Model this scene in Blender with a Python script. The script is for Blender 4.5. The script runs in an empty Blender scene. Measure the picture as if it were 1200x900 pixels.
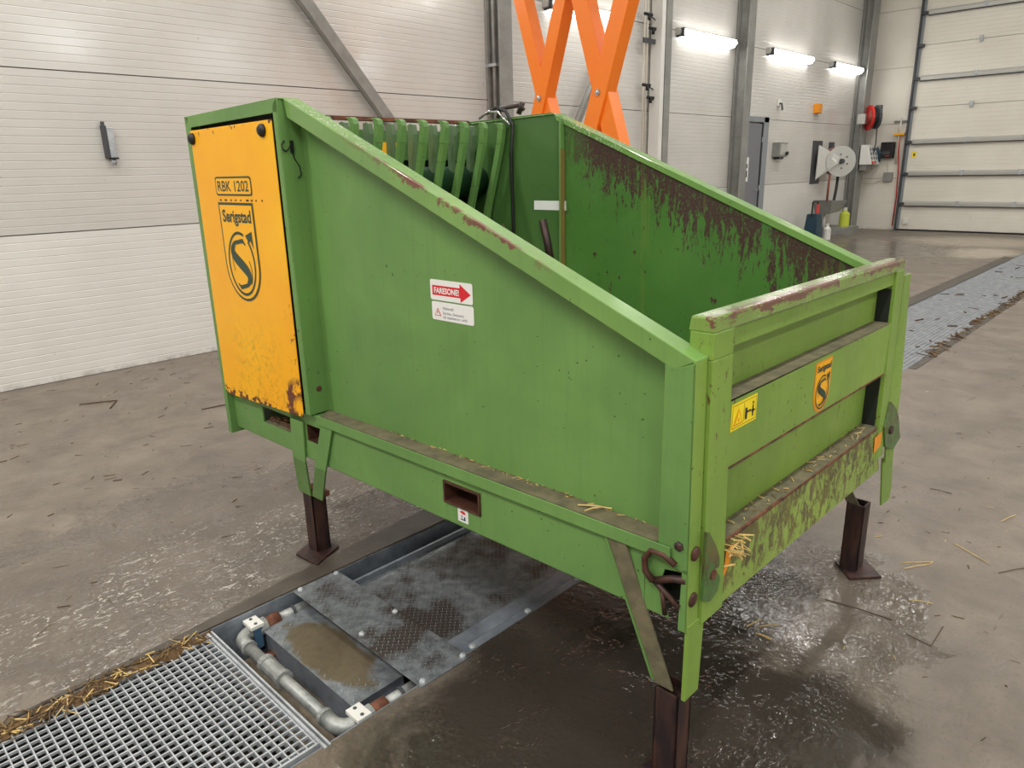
import bpy, bmesh, math, random
from mathutils import Vector, Matrix
random.seed(7)
S = bpy.context.scene
COL = S.collection
# ------------------------------------------------------------------ camera
F_PX = 841.65
cam_d = bpy.data.cameras.new('camera'); cam = bpy.data.objects.new('camera', cam_d); COL.objects.link(cam)
cam_d.sensor_width = 36; cam_d.lens = 36*F_PX/1200; cam_d.clip_start = .05; cam_d.clip_end = 100
r = (0.7182242781106248, 0.6954451469910824, -0.02258171514796814)
d = (0.1834447948146719, -0.22055952580682472, -0.9579673808806183)
f = (-0.6711943783941244, 0.6838929324846256, -0.2859869984976668)
cam.matrix_world = Matrix(((r[0], -d[0], -f[0], 0), (r[1], -d[1], -f[1], 0), (r[2], -d[2], -f[2], 1.45), (0, 0, 0, 1)))
S.camera = cam
# ------------------------------------------------------------------ world, colour
w = bpy.data.worlds.new('world'); S.world = w; w.use_nodes = True
w.node_tree.nodes['Background'].inputs[0].default_value = (.9, .95, 1, 1)
w.node_tree.nodes['Background'].inputs[1].default_value = .3
S.view_settings.view_transform = 'Standard'; S.view_settings.look = 'None'; S.view_settings.gamma = 1
S.view_settings.use_curve_mapping = False
S.view_settings.exposure = 0.48
CEIL_W = 46; WALL_W = 3; LAMP_EMIT = 8.0
# ------------------------------------------------------------------ material helpers
def s2l(c):
    return tuple((x/255/12.92 if x/255 <= .04045 else ((x/255+.055)/1.055)**2.4) for x in c) + (1,)
class NT:
    def __init__(s, name, rough=.5, metal=0, spec=.5):
        s.m = bpy.data.materials.new(name); s.m.use_nodes = True; s.t = s.m.node_tree; s.n = s.t.nodes
        s.b = s.n['Principled BSDF']; s.i = s.b.inputs
        s.i['Roughness'].default_value = rough; s.i['Metallic'].default_value = metal
        s.i['Specular IOR Level'].default_value = spec
        s._c = None
    def node(s, k, **kw):
        n = s.n.new(k)
        for a, v in kw.items(): setattr(n, a, v)
        return n
    def link(s, a, b): s.t.links.new(a, b)
    def pos(s, sc=(1, 1, 1), rot=(0, 0, 0), world=False):
        if world: o = s.node('ShaderNodeNewGeometry').outputs['Position']
        else: o = s.node('ShaderNodeTexCoord').outputs['Object']
        m = s.node('ShaderNodeMapping'); m.inputs['Scale'].default_value = sc; m.inputs['Rotation'].default_value = rot
        s.link(o, m.inputs[0]); return m.outputs[0]
    def noise(s, scale=5, detail=4, vec=None, rough=.55, dist=0):
        n = s.node('ShaderNodeTexNoise'); n.inputs['Scale'].default_value = scale; n.inputs['Detail'].default_value = detail
        n.inputs['Roughness'].default_value = rough; n.inputs['Distortion'].default_value = dist
        s.link(vec if vec is not None else s.pos(), n.inputs['Vector']); return n.outputs['Fac']
    def vor(s, scale=5, vec=None, feature='F1'):
        n = s.node('ShaderNodeTexVoronoi'); n.feature = feature; n.inputs['Scale'].default_value = scale
        s.link(vec if vec is not None else s.pos(), n.inputs['Vector']); return n.outputs[0]
    def rng(s, v, a, b, c=0, e=1):
        n = s.node('ShaderNodeMapRange'); n.inputs[1].default_value = a; n.inputs[2].default_value = b
        n.inputs[3].default_value = c; n.inputs[4].default_value = e; s.link(v, n.inputs[0]); return n.outputs[0]
    def math(s, op, a, b=0.0, c=0.0, clamp=False):
        n = s.node('ShaderNodeMath', operation=op, use_clamp=clamp)
        for k, x in enumerate((a, b, c)):
            if isinstance(x, (int, float)): n.inputs[k].default_value = x
            else: s.link(x, n.inputs[k])
        return n.outputs[0]
    def mix(s, fac, a, b):
        n = s.node('ShaderNodeMix', data_type='RGBA')
        for k, x in ((0, fac), (6, a), (7, b)):
            if isinstance(x, (int, float)): n.inputs[k].default_value = x
            elif isinstance(x, tuple): n.inputs[k].default_value = x
            else: s.link(x, n.inputs[k])
        return n.outputs[2]
    def xyz(s, vec):
        n = s.node('ShaderNodeSeparateXYZ'); s.link(vec, n.inputs[0]); return n.outputs
    def color(s, c):
        if isinstance(c, tuple): s.i['Base Color'].default_value = c
        else: s.link(c, s.i['Base Color'])
    def roughn(s, v): s.link(v, s.i['Roughness'])
    def bump(s, h, strength=.3, dist=.01):
        n = s.node('ShaderNodeBump'); n.inputs['Strength'].default_value = strength; n.inputs['Distance'].default_value = dist
        s.link(h, n.inputs['Height']); s.link(n.outputs[0], s.i['Normal'])
def simple(name, rgb, rough=.5, metal=0, spec=.5, var=.0, vs=8):
    t = NT(name, rough, metal, spec); c = s2l(rgb)
    if var:
        k = t.noise(vs, 5); dk = tuple(x*(1-var) for x in c[:3])+(1,); lt = tuple(min(1, x*(1+var)) for x in c[:3])+(1,)
        t.color(t.mix(t.rng(k, .3, .7), dk, lt))
    else: t.color(c)
    return t.m
M = {}
BROWN = s2l((70, 52, 46)); RUST = s2l((110, 62, 40)); MUD = s2l((92, 82, 66))
def green(name, rgb=(98, 158, 70), chips=.0, mud=.0, streak=None, rough=.42, coat=0):
    t = NT(name, rough, 0, .5)
    c = s2l(rgb); dk = tuple(x*.8 for x in c[:3])+(1,); lt = (c[0]*1.2, c[1]*1.1, c[2]*1.05, 1)
    base = t.mix(t.rng(t.noise(2.2, 5, dist=.4), .3, .7), dk, lt)
    v = t.noise(60, 3, t.pos((1, 1, .06)))                        # faint vertical wash marks
    base = t.mix(t.rng(v, .5, .75, 0, .14), base, s2l((70, 105, 60)))
    sp = t.math('GREATER_THAN', t.noise(70, 2), .735)
    base = t.mix(sp, base, s2l((48, 62, 34)))
    rr = None
    if chips:
        m = t.math('MULTIPLY', t.rng(t.noise(34, 8, t.pos((1, 1, .55)), rough=.8), .66-chips*.3, .68-chips*.3), t.rng(t.noise(3.5, 2), .46, .56))
        base = t.mix(m, base, t.mix(t.noise(30, 3), BROWN, RUST)); rr = m
    if mud:
        n = t.noise(34, 8, t.pos((1.3, 1.0, .55), (.5, 0, 0)), .8, .5)
        m = t.rng(t.math('ADD', n, t.rng(t.xyz(t.pos())[2], .47, .62, -.03, .05)), .62-mud*.16, .66-mud*.16)
        base = t.mix(t.math('MULTIPLY', m, .9), base, t.mix(t.rng(t.noise(9, 3), .35, .6), s2l((72, 54, 44)), s2l((104, 92, 54))))
    if streak: base = streak(t, base)
    t.color(base)
    t.roughn(t.rng(t.noise(6, 5), .3, .7, rough-.1, rough+.15))
    if coat: t.i['Coat Weight'].default_value = coat; t.i['Coat Roughness'].default_value = .08
    t.bump(t.noise(25, 4), .08, .004)
    return t.m
M['green'] = green('painted_green', (104, 148, 80))
M['green_front_lit'] = green('painted_green_front_lit', (126, 162, 70), chips=.2)  # same paint as the side, with warm front light put into its colour
M['green_dark'] = green('painted_green_deep', (74, 114, 58), chips=.03)
M['green_band'] = green('painted_green_muddy', (140, 170, 78), chips=.15, mud=.85)
def rim(t, base):                                              # rust run along the bend of the sloped cap
    p = t.xyz(t.pos()); yl = t.math('MULTIPLY_ADD', p[0], -.0218, p[1]); m = t.math('ABSOLUTE', t.math('SUBTRACT', yl, .003))
    a = t.math('MULTIPLY', t.rng(m, .004, .010, 1, 0), t.rng(t.noise(14, 7, rough=.7), .42, .5)); zl = t.math('SUBTRACT', t.math('MULTIPLY_ADD', p[0], -.4166, 1.078), p[2])
    a = t.math('MULTIPLY', a, t.math('GREATER_THAN', t.math('SUBTRACT', t.noise(26, 6, rough=.75), .40), t.math('MULTIPLY', zl, 9.0)))
    a = t.math('MULTIPLY', a, t.rng(p[0], -1.2, -.85)); a = t.math('MULTIPLY', a, t.rng(p[0], -.35, -.5))
    base = t.mix(a, base, s2l((112, 66, 50)))
    wt = t.math('MULTIPLY', t.math('GREATER_THAN', t.noise(95, 3, rough=.7), .60), t.rng(p[0], -.85, -1.2))
    wt = t.math('MULTIPLY', wt, t.math('GREATER_THAN', yl, .006))
    return t.mix(wt, base, s2l((205, 205, 190)))
M['green_cap'] = green('painted_green_cap', (112, 156, 78), chips=.02, streak=rim, coat=.6)
def railrust(t, base):
    p = t.xyz(t.pos()); n = t.noise(42, 9, t.pos((1, .3, 1)), .8)
    m = t.math('MULTIPLY', t.math('GREATER_THAN', n, t.rng(p[2], 1.115, 1.150, .70, .46)), t.rng(p[2], 1.11, 1.13)); m = t.math('MULTIPLY', m, t.math('GREATER_THAN', t.math('ADD', t.noise(3, 3), t.math('MULTIPLY', p[1], .18)), .52)); m = t.math('MULTIPLY', m, t.math('GREATER_THAN', p[0], -.012))
    return t.mix(m, base, t.mix(t.noise(40, 3), s2l((92, 60, 52)), s2l((130, 84, 62))))
M['green_rail'] = green('rust_edged_green_rail', (128, 162, 72), streak=railrust, rough=.25, coat=1)
def scrapes(t, base):                                          # scraped and stained band under the far side's sloping rim
    p = t.xyz(t.pos()); line = t.math('MULTIPLY_ADD', p[0], -.4, 1.08)      # height of the rim
    depth = t.math('SUBTRACT', line, p[2])
    n = t.math('ADD', t.math('MULTIPLY', t.noise(17, 9, t.pos((1, 1, .25)), .8, 1.4), .6), t.math('MULTIPLY', t.noise(60, 6, t.pos((1, 1, .3)), .8, .6), .4))
    m = t.math('GREATER_THAN', n, t.rng(depth, .02, .36, .44, .62))
    m = t.math('MULTIPLY', m, t.math('GREATER_THAN', t.noise(110, 5, rough=.85), .42))
    m = t.math('MULTIPLY', m, t.rng(p[0], -1.4, -1.25, .25, 1))
    v = t.math('GREATER_THAN', t.noise(34, 4, t.pos((1, 1, .6)), .6), .68)
    m = t.math('MAXIMUM', m, v)
    base = t.mix(m, base, s2l((74, 50, 50)))
    g = t.math('GREATER_THAN', t.noise(22, 2, t.pos((1, 1, .08))), .63)
    return t.mix(t.math('MULTIPLY', g, .25), base, s2l((120, 130, 60)))
M['green_hinge'] = green('muddy_green_plate', (80, 118, 62), chips=.2, mud=.6)
M['green_grey'] = green('dusty_green', (96, 122, 88))
M['green_inner'] = green('scraped_inner_green', (76, 124, 56), streak=scrapes, rough=.36)
def yel():
    t = NT('yellow_cover_paint', .38); p = t.pos(); q = t.xyz(p)
    base = t.mix(t.rng(t.noise(3, 4), .3, .7), s2l((250, 172, 0)), s2l((255, 190, 0)))
    sm = t.math('MULTIPLY', t.rng(t.noise(34, 6, dist=.8, rough=.8), .5, .66), t.rng(q[2], 1.0, .85))
    sm = t.math('MULTIPLY', sm, t.rng(t.math('ABSOLUTE', t.math('ADD', q[0], 1.76)), .10, .22, 1, 0))
    base = t.mix(t.math('MULTIPLY', sm, .5), base, s2l((120, 92, 20)))
    ed = t.math('MULTIPLY', t.math('GREATER_THAN', t.noise(38, 4, rough=.7), .60), t.rng(q[0], -1.54, -1.49)); ed = t.math('MULTIPLY', ed, t.rng(q[2], 1.15, .9))
    dx = t.math('ADD', q[0], 1.485); dz = t.math('SUBTRACT', q[2], .665)
    dd = t.math('SQRT', t.math('ADD', t.math('MULTIPLY', dx, dx), t.math('MULTIPLY', dz, dz)))
    co = t.math('MULTIPLY', t.rng(t.math('ABSOLUTE', t.math('SUBTRACT', dd, .075)), .02, .045, 1, 0), t.rng(t.noise(26, 5), .42, .5))
    m = t.math('MAXIMUM', ed, co)
    low = t.math('MULTIPLY', t.rng(q[2], .66, .645), t.math('GREATER_THAN', t.noise(30, 3), .5)); m = t.math('MAXIMUM', m, low)
    top = t.math('MULTIPLY', t.rng(q[2], 1.585, 1.605), t.math('GREATER_THAN', t.noise(40, 3), .62)); m = t.math('MAXIMUM', m, top)
    base = t.mix(m, base, s2l((104, 52, 34)))
    t.color(base); t.bump(t.noise(20, 3), .05, .004); return t.m
M['yellow'] = yel()
def mudm():
    t = NT('mud_film', .8); t.color(t.mix(t.rng(t.noise(22, 6), .35, .65), s2l((92, 88, 68)), s2l((120, 112, 86)))); t.bump(t.noise(60, 5), .4, .006); return t.m
M['mud'] = mudm()
def legm():
    t = NT('dark_leg_steel', .5, .2); n = t.noise(30, 6, t.pos((1, 1, .2)))
    t.color(t.mix(t.rng(n, .4, .65), s2l((44, 34, 36)), s2l((84, 56, 46)))); t.bump(n, .3, .004); return t.m
M['leg'] = legm()
M['rust_dark'] = simple('dark_oily_rust', (74, 44, 32), .55, var=.4, vs=30)
def rustm():
    t = NT('rust', .8); n = t.noise(28, 6)
    t.color(t.mix(t.rng(n, .35, .65), s2l((66, 38, 32)), s2l((128, 78, 54)))); t.bump(n, .4, .006); return t.m
M['rust'] = rustm()
def galv(name, a, b, rough=.45, metal=.6, sc=14):
    t = NT(name, rough, metal); n = t.noise(sc, 6, rough=.7)
    t.color(t.mix(t.rng(n, .35, .65), s2l(a), s2l(b))); t.roughn(t.rng(n, .3, .7, rough-.1, rough+.15)); return t.m
M['galv'] = galv('galvanised_steel', (160, 165, 170), (200, 204, 207), .45, .4)
M['galv_dark'] = galv('wet_channel_steel', (104, 112, 122), (150, 158, 168), .38, .3, 7)
M['pipe'] = galv('galvanised_pipe', (140, 144, 142), (178, 180, 176), .4, .35, 30)
M['column'] = galv('grey_painted_steel', (128, 128, 124), (150, 150, 145), .45, 0, 5)
def tread(name, dirty, puddle=False):
    t = NT(name, .4, .45); n = t.noise(5, 6, t.pos(world=True), .6)
    base = t.mix(t.rng(t.noise(30, 4), .3, .7), s2l((104, 110, 114)), s2l((150, 156, 160)))
    if puddle:
        q_ = t.xyz(t.pos(world=True)); a = t.math('DIVIDE', t.math('ADD', q_[0], 1.85), .21); b = t.math('DIVIDE', t.math('SUBTRACT', q_[1], 1.0), .085)
        dd = t.math('SQRT', t.math('ADD', t.math('MULTIPLY', a, a), t.math('MULTIPLY', b, b))); dd = t.math('ADD', dd, t.math('MULTIPLY', t.math('SUBTRACT', t.noise(14, 5, t.pos(world=True)), .5), 1.0))
        base = t.mix(t.rng(dd, 1.12, .92), base, t.mix(t.noise(40, 5), s2l((98, 88, 70)), s2l((128, 116, 94))))
    else: base = t.mix(t.rng(n, .56-dirty, .66-dirty, 0, .9), base, s2l((66, 52, 44)))
    q = t.pos((1, 1, 1), (0, 0, math.radians(45)), True)
    k = t.node('ShaderNodeTexBrick'); k.offset = .5; k.inputs['Scale'].default_value = 1
    t.color(base); t.roughn(t.rng(n, .4, .65, .28, .6)); t.bump(t.noise(60, 3), .15, .003); return t.m
M['tread'] = tread('tread_plate_steel', .08); M['tread_dirty'] = tread('muddy_tread_plate', .02, True)
M['lozenge'] = galv('worn_tread_bars', (120, 126, 130), (170, 176, 178), .35, .55, 20)
def wallm(name, a, b, gloss=.3):
    t = NT(name, gloss, 0, .5); p = t.pos(world=True)
    base = t.mix(t.rng(t.noise(1.3, 4, p), .3, .7), s2l(a), s2l(b))
    
    sp = t.math('GREATER_THAN', t.noise(17, 3, p, .5), .755)
    base = t.mix(t.math('MULTIPLY', sp, .4), base, s2l((120, 112, 100)))
    z = t.xyz(p)[2]
    dirt = t.math('MULTIPLY', t.rng(z, .06, .0), t.rng(t.noise(12, 6, p, .7), .42, .66)); base = t.mix(t.math('MULTIPLY', dirt, .7), base, s2l((110, 98, 80)))
    t.color(base); t.roughn(t.rng(t.noise(3, 3, p), .3, .7, gloss-.05, gloss+.08)); t.bump(t.noise(2.5, 2, p), .06, .01); return t.m
M['wall'] = wallm('white_sandwich_panel', (200, 197, 191), (211, 208, 202), .13)
M['wall_low'] = wallm('white_washable_panel', (218, 216, 210), (228, 226, 221), .34)
M['wall_far'] = wallm('cream_far_panel', (222, 217, 204), (232, 228, 216), .4)
M['seam'] = simple('joint_dark', (120, 114, 104), .8)
M['ceil'] = simple('ceiling_white', (205, 205, 200), .8)
def floorm():
    t = NT('wet_concrete', .5, 0, .5); p = t.pos(world=True); q = t.xyz(p)
    big = t.noise(.9, 5, p, .6, .5); mid = t.noise(4, 7, p, .65, .4); fine = t.noise(70, 4, p, .6)
    col = t.mix(t.rng(mid, .3, .7), s2l((106, 97, 87)), s2l((136, 126, 114)))
    col = t.mix(t.rng(fine, .55, .75, 0, .5), col, s2l((84, 76, 66)))
    def blob(cx, cy, rx, ry, soft=.35):
        a = t.math('DIVIDE', t.math('SUBTRACT', q[0], cx), rx); b = t.math('DIVIDE', t.math('SUBTRACT', q[1], cy), ry)
        dd = t.math('SQRT', t.math('ADD', t.math('MULTIPLY', a, a), t.math('MULTIPLY', b, b)))
        dd = t.math('ADD', dd, t.math('MULTIPLY', t.math('SUBTRACT', mid, .5), 1.3))
        return t.rng(dd, 1+soft, 1-soft)
    wet = t.math('MAXIMUM', blob(-2.75, 1.1, .75, 1.2, .15), blob(-.80, 2.05, .42, .65, .15))
    wet = t.math('MAXIMUM', wet, blob(-.95, 1.0, .7, .9)); wet = t.math('MAXIMUM', wet, blob(-2.9, 2.2, .5, .7))
    wet = t.math('MAXIMUM', wet, blob(-4.4, 12.5, 1.3, 2.6)); wet = t.math('MAXIMUM', wet, t.math('MULTIPLY', t.rng(big, .52, .6), .4))
    dark = t.math('MAXIMUM', blob(-.95, 1.25, .50, .70, .2), blob(-.60, 1.62, .25, .30, .2)); dark = t.math('MAXIMUM', dark, blob(-1.3, 1.9, .45, .8, .2))  # dark wet patches plus the machine's shade painted into the floor
    col = t.mix(t.math('MULTIPLY', wet, .45), col, s2l((76, 69, 62)))
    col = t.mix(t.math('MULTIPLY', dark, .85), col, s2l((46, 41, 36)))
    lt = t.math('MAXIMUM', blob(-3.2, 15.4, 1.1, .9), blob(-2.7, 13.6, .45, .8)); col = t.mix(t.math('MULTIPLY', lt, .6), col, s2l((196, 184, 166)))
    scuff = t.math('GREATER_THAN', t.noise(9, 5, t.pos((1, .22, 1), (0, 0, .5), True), .6, .6), .70)
    col = t.mix(t.math('MULTIPLY', scuff, .45), col, s2l((78, 68, 58)))
    speckle = t.math('MULTIPLY', blob(-2.48, 1.1, .45, 1.1, .3), t.rng(t.noise(3.2, 4, p, .6), .43, .53))  # patches of pale specks mixed into the floor colour
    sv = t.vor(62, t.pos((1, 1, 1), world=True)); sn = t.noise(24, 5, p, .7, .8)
    sm = t.math('MULTIPLY', t.math('MULTIPLY', t.rng(sv, .30, .16), t.rng(sn, .50, .58)), speckle)
    sm = t.math('MAXIMUM', sm, t.math('MULTIPLY', t.math('MULTIPLY', t.rng(t.noise(46, 6, t.pos((1, .4, 1), (0, 0, .3), True), .75, 1.0), .56, .62), speckle), .7))
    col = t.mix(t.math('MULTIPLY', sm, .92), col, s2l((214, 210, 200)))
    t.color(col)
    glint = t.noise(34, 2, t.pos((1, .5, 1), (0, 0, .25), True), .55, 1.0); dv = t.node('ShaderNodeTexVoronoi'); dv.feature = 'SMOOTH_F1'; dv.inputs['Scale'].default_value = 75; t.link(p, dv.inputs['Vector'])
    t.roughn(t.math('ADD', t.rng(wet, 0, 1, .58, .06), t.math('MULTIPLY', t.math('SUBTRACT', mid, .5), .06)))
    patch = t.rng(t.noise(2.6, 4, p, .6), .44, .58)
    h = t.math('ADD', t.math('MULTIPLY', glint, .9), t.math('MULTIPLY', dv.outputs[0], .5)); h = t.math('MULTIPLY', h, t.rng(patch, 0, 1, .25, 1.0)); h = t.math('ADD', h, t.math('MULTIPLY', mid, 1.2))
    nb = t.node('ShaderNodeBump'); nb.inputs['Distance'].default_value = .0075; t.link(t.rng(wet, 0, 1, .5, 1.0), nb.inputs['Strength']); t.link(h, nb.inputs['Height']); t.link(nb.outputs[0], t.i['Normal'])
    return t.m
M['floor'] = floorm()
def curbm():
    t = NT('damp_concrete_edge', .45); p = t.pos(world=True)
    t.color(t.mix(t.rng(t.noise(9, 5, p), .3, .7), s2l((62, 56, 48)), s2l((88, 80, 70)))); t.bump(t.noise(50, 5, p), .3, .006); return t.m
M['curb'] = curbm()
M['pit'] = simple('pit_sludge', (58, 50, 42), .4, var=.3)
M['sludge'] = simple('grey_brown_sludge', (112, 100, 84), .6, var=.3, vs=20)
M['black'] = simple('black_rubber', (24, 24, 25), .5)
M['shade_void'] = simple('painted_inner_shade', (26, 32, 26), .7)  # near-black shade inside gaps and hollows, put into the colour
M['white'] = simple('white_print', (235, 235, 232), .35)
M['red'] = simple('red_print', (215, 30, 45), .4)
M['ink'] = simple('dark_green_print', (38, 66, 52), .45)
M['inkblack'] = simple('black_print', (30, 30, 28), .45)
M['greytext'] = simple('grey_print', (120, 124, 135), .5)
M['signyellow'] = simple('bright_yellow_print', (250, 225, 20), .4)
M['logoyellow'] = simple('amber_print', (253, 184, 0), .4)
M['orangeprint'] = simple('orange_print', (238, 150, 10), .4)
def orangem():
    t = NT('orange_lift_paint', .35); t.color(t.mix(t.noise(3, 3), s2l((250, 124, 24)), s2l((255, 138, 40)))); return t.m
M['orange'] = orangem()
M['straw'] = simple('dry_straw', (214, 184, 118), .7, var=.25, vs=40)
M['straw_dark'] = simple('damp_straw', (120, 98, 62), .7, var=.3, vs=40)
M['stem'] = simple('brown_stalk', (84, 66, 52), .8)
M['litter'] = simple('rotten_straw_litter', (96, 72, 44), .85, var=.5, vs=60)
M['chrome'] = simple('bright_steel', (200, 200, 200), .2, .9)
M['blue'] = simple('blue_clamp', (64, 96, 122), .45)
M['paintedwhite'] = simple('white_enamel', (225, 224, 218), .4)
M['doorgrey'] = simple('grey_door_leaf', (122, 124, 130), .5)
M['frame_grey'] = simple('grey_door_frame', (140, 146, 150), .5)
M['darkgrey'] = simple('dark_grey_metal', (66, 68, 72), .5)
M['alu'] = simple('aluminium_strut', (196, 196, 190), .35, .35)
M['redplastic'] = simple('red_plastic', (200, 50, 44), .4)
M['hosebrown'] = simple('brown_red_hose', (126, 58, 42), .5)
M['lime'] = simple('lime_liquid', (196, 208, 70), .3)
M['teal'] = simple('dark_teal_plastic', (30, 62, 78), .4)
M['brass'] = simple('worn_brown_edge', (134, 112, 62), .5)
M['cream'] = simple('cream_pipe', (206, 200, 184), .45)
M['drumgreen'] = simple('drum_green', (34, 70, 44), .45, var=.3)
def emis(name, rgb, st):
    m = bpy.data.materials.new(name); m.use_nodes = True; b = m.node_tree.nodes['Principled BSDF']
    b.inputs['Base Color'].default_value = rgb+(1,); b.inputs['Emission Color'].default_value = rgb+(1,); b.inputs['Emission Strength'].default_value = st
    return m
M['lamp'] = emis('lit_diffuser', (1, .985, .95), LAMP_EMIT)
# ------------------------------------------------------------------ mesh helpers
def fix(o, label=None, cat=None, group=None, kind=None):
    for k, v in (('label', label), ('category', cat), ('group', group), ('kind', kind)):
        if v: o[k] = v
    return o
class MB:
    def __init__(s, T=None): s.v = []; s.f = []; s.m = []; s.T = T
    def add(s, vs, fs, m=0):
        o = len(s.v); s.v += [tuple(x) for x in vs]
        for q in fs: s.f.append([o+i for i in q]); s.m.append(m)
        return s
    def box(s, x0, x1, y0, y1, z0, z1, m=0):
        return s.hexa([(x0, y0, z0), (x1, y0, z0), (x1, y1, z0), (x0, y1, z0), (x0, y0, z1), (x1, y0, z1), (x1, y1, z1), (x0, y1, z1)], m)
    def hexa(s, p, m=0):
        return s.add(p, [(3, 2, 1, 0), (4, 5, 6, 7), (0, 1, 5, 4), (1, 2, 6, 5), (2, 3, 7, 6), (3, 0, 4, 7)], m)
    def prism(s, poly, off, m=0):
        n = len(poly); a = [Vector(p) for p in poly]; b = [p+Vector(off) for p in a]
        fs = [tuple(range(n-1, -1, -1)), tuple(range(n, 2*n))] + [(i, (i+1) % n, n+(i+1) % n, n+i) for i in range(n)]
        return s.add(a+b, fs, m)
    def poly(s, pts, m=0): return s.add(pts, [tuple(range(len(pts)))], m)
    def tube(s, pts, r, n=8, m=0, cap=True):
        pts = [Vector(p) for p in pts]; rr = r if isinstance(r, (list, tuple)) else [r]*len(pts); vs = []
        prev = None
        for i, p in enumerate(pts):
            t = (pts[min(i+1, len(pts)-1)]-pts[max(i-1, 0)]).normalized()
            if prev is None: u = t.orthogonal().normalized()
            else: u = (prev - t*prev.dot(t)).normalized()
            prev = u; w_ = t.cross(u)
            for k in range(n):
                a = 2*math.pi*k/n; vs.append(p+(u*math.cos(a)+w_*math.sin(a))*rr[i])
        fs = [(i*n+k, i*n+(k+1) % n, (i+1)*n+(k+1) % n, (i+1)*n+k) for i in range(len(pts)-1) for k in range(n)]
        if cap: fs += [tuple(range(n-1, -1, -1)), tuple((len(pts)-1)*n+k for k in range(n))]
        return s.add(vs, fs, m)
    def dome(s, c, nrm, r, h, m=0, n=12):
        c = Vector(c); t = Vector(nrm).normalized(); u = t.orthogonal().normalized(); w_ = t.cross(u); vs = []
        for rr, hh in ((1, 0), (.95, .45), (.65, .85), (.25, 1)):
            for k in range(n):
                a = 2*math.pi*k/n; vs.append(c+(u*math.cos(a)+w_*math.sin(a))*r*rr+t*h*hh)
        fs = [(j*n+k, j*n+(k+1) % n, (j+1)*n+(k+1) % n, (j+1)*n+k) for j in range(3) for k in range(n)]
        fs += [tuple(range(n-1, -1, -1)), tuple(3*n+k for k in range(n))]
        return s.add(vs, fs, m)
    def build(s, name, mats, parent=None, bevel=0, smooth=False, loc=(0, 0, 0), **tags):
        me = bpy.data.meshes.new(name)
        vs = [s.T(v) for v in s.v] if s.T else s.v
        me.from_pydata([Vector(v)-Vector(loc) for v in vs], [], s.f)
        for m_ in (mats if isinstance(mats, (list, tuple)) else [mats]): me.materials.append(M[m_] if isinstance(m_, str) else m_)
        me.polygons.foreach_set('material_index', s.m)
        if smooth: me.polygons.foreach_set('use_smooth', [True]*len(s.f))
        me.update()
        bm = bmesh.new(); bm.from_mesh(me)
        if not tags.pop('flat', False): bmesh.ops.recalc_face_normals(bm, faces=bm.faces)
        bm.to_mesh(me); bm.free()
        o = bpy.data.objects.new(name, me); COL.objects.link(o); o.location = loc
        if parent is not None: o.parent = parent
        if bevel:
            b = o.modifiers.new('bevel', 'BEVEL'); b.width = bevel; b.segments = 2; b.limit_method = 'ANGLE'; b.angle_limit = math.radians(40)
        fix(o, tags.get('label'), tags.get('cat'), tags.get('group'), tags.get('kind'))
        return o
def empty(name, loc, label=None, cat=None, group=None, kind=None):
    o = bpy.data.objects.new(name, None); COL.objects.link(o); o.location = loc; o.empty_display_size = .1
    return fix(o, label, cat, group, kind)
def text_polys(txt, bold=0.0):
    c = bpy.data.curves.new('lettering', 'FONT'); c.body = txt; c.size = 1; c.offset = bold; c.resolution_u = 3
    o = bpy.data.objects.new('lettering', c); COL.objects.link(o)
    dg = bpy.context.evaluated_depsgraph_get(); me = bpy.data.meshes.new_from_object(o.evaluated_get(dg))
    vs = [tuple(v.co) for v in me.vertices]; fs = [tuple(p.vertices) for p in me.polygons]
    bpy.data.objects.remove(o); bpy.data.curves.remove(c); bpy.data.meshes.remove(me)
    return vs, fs
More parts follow.
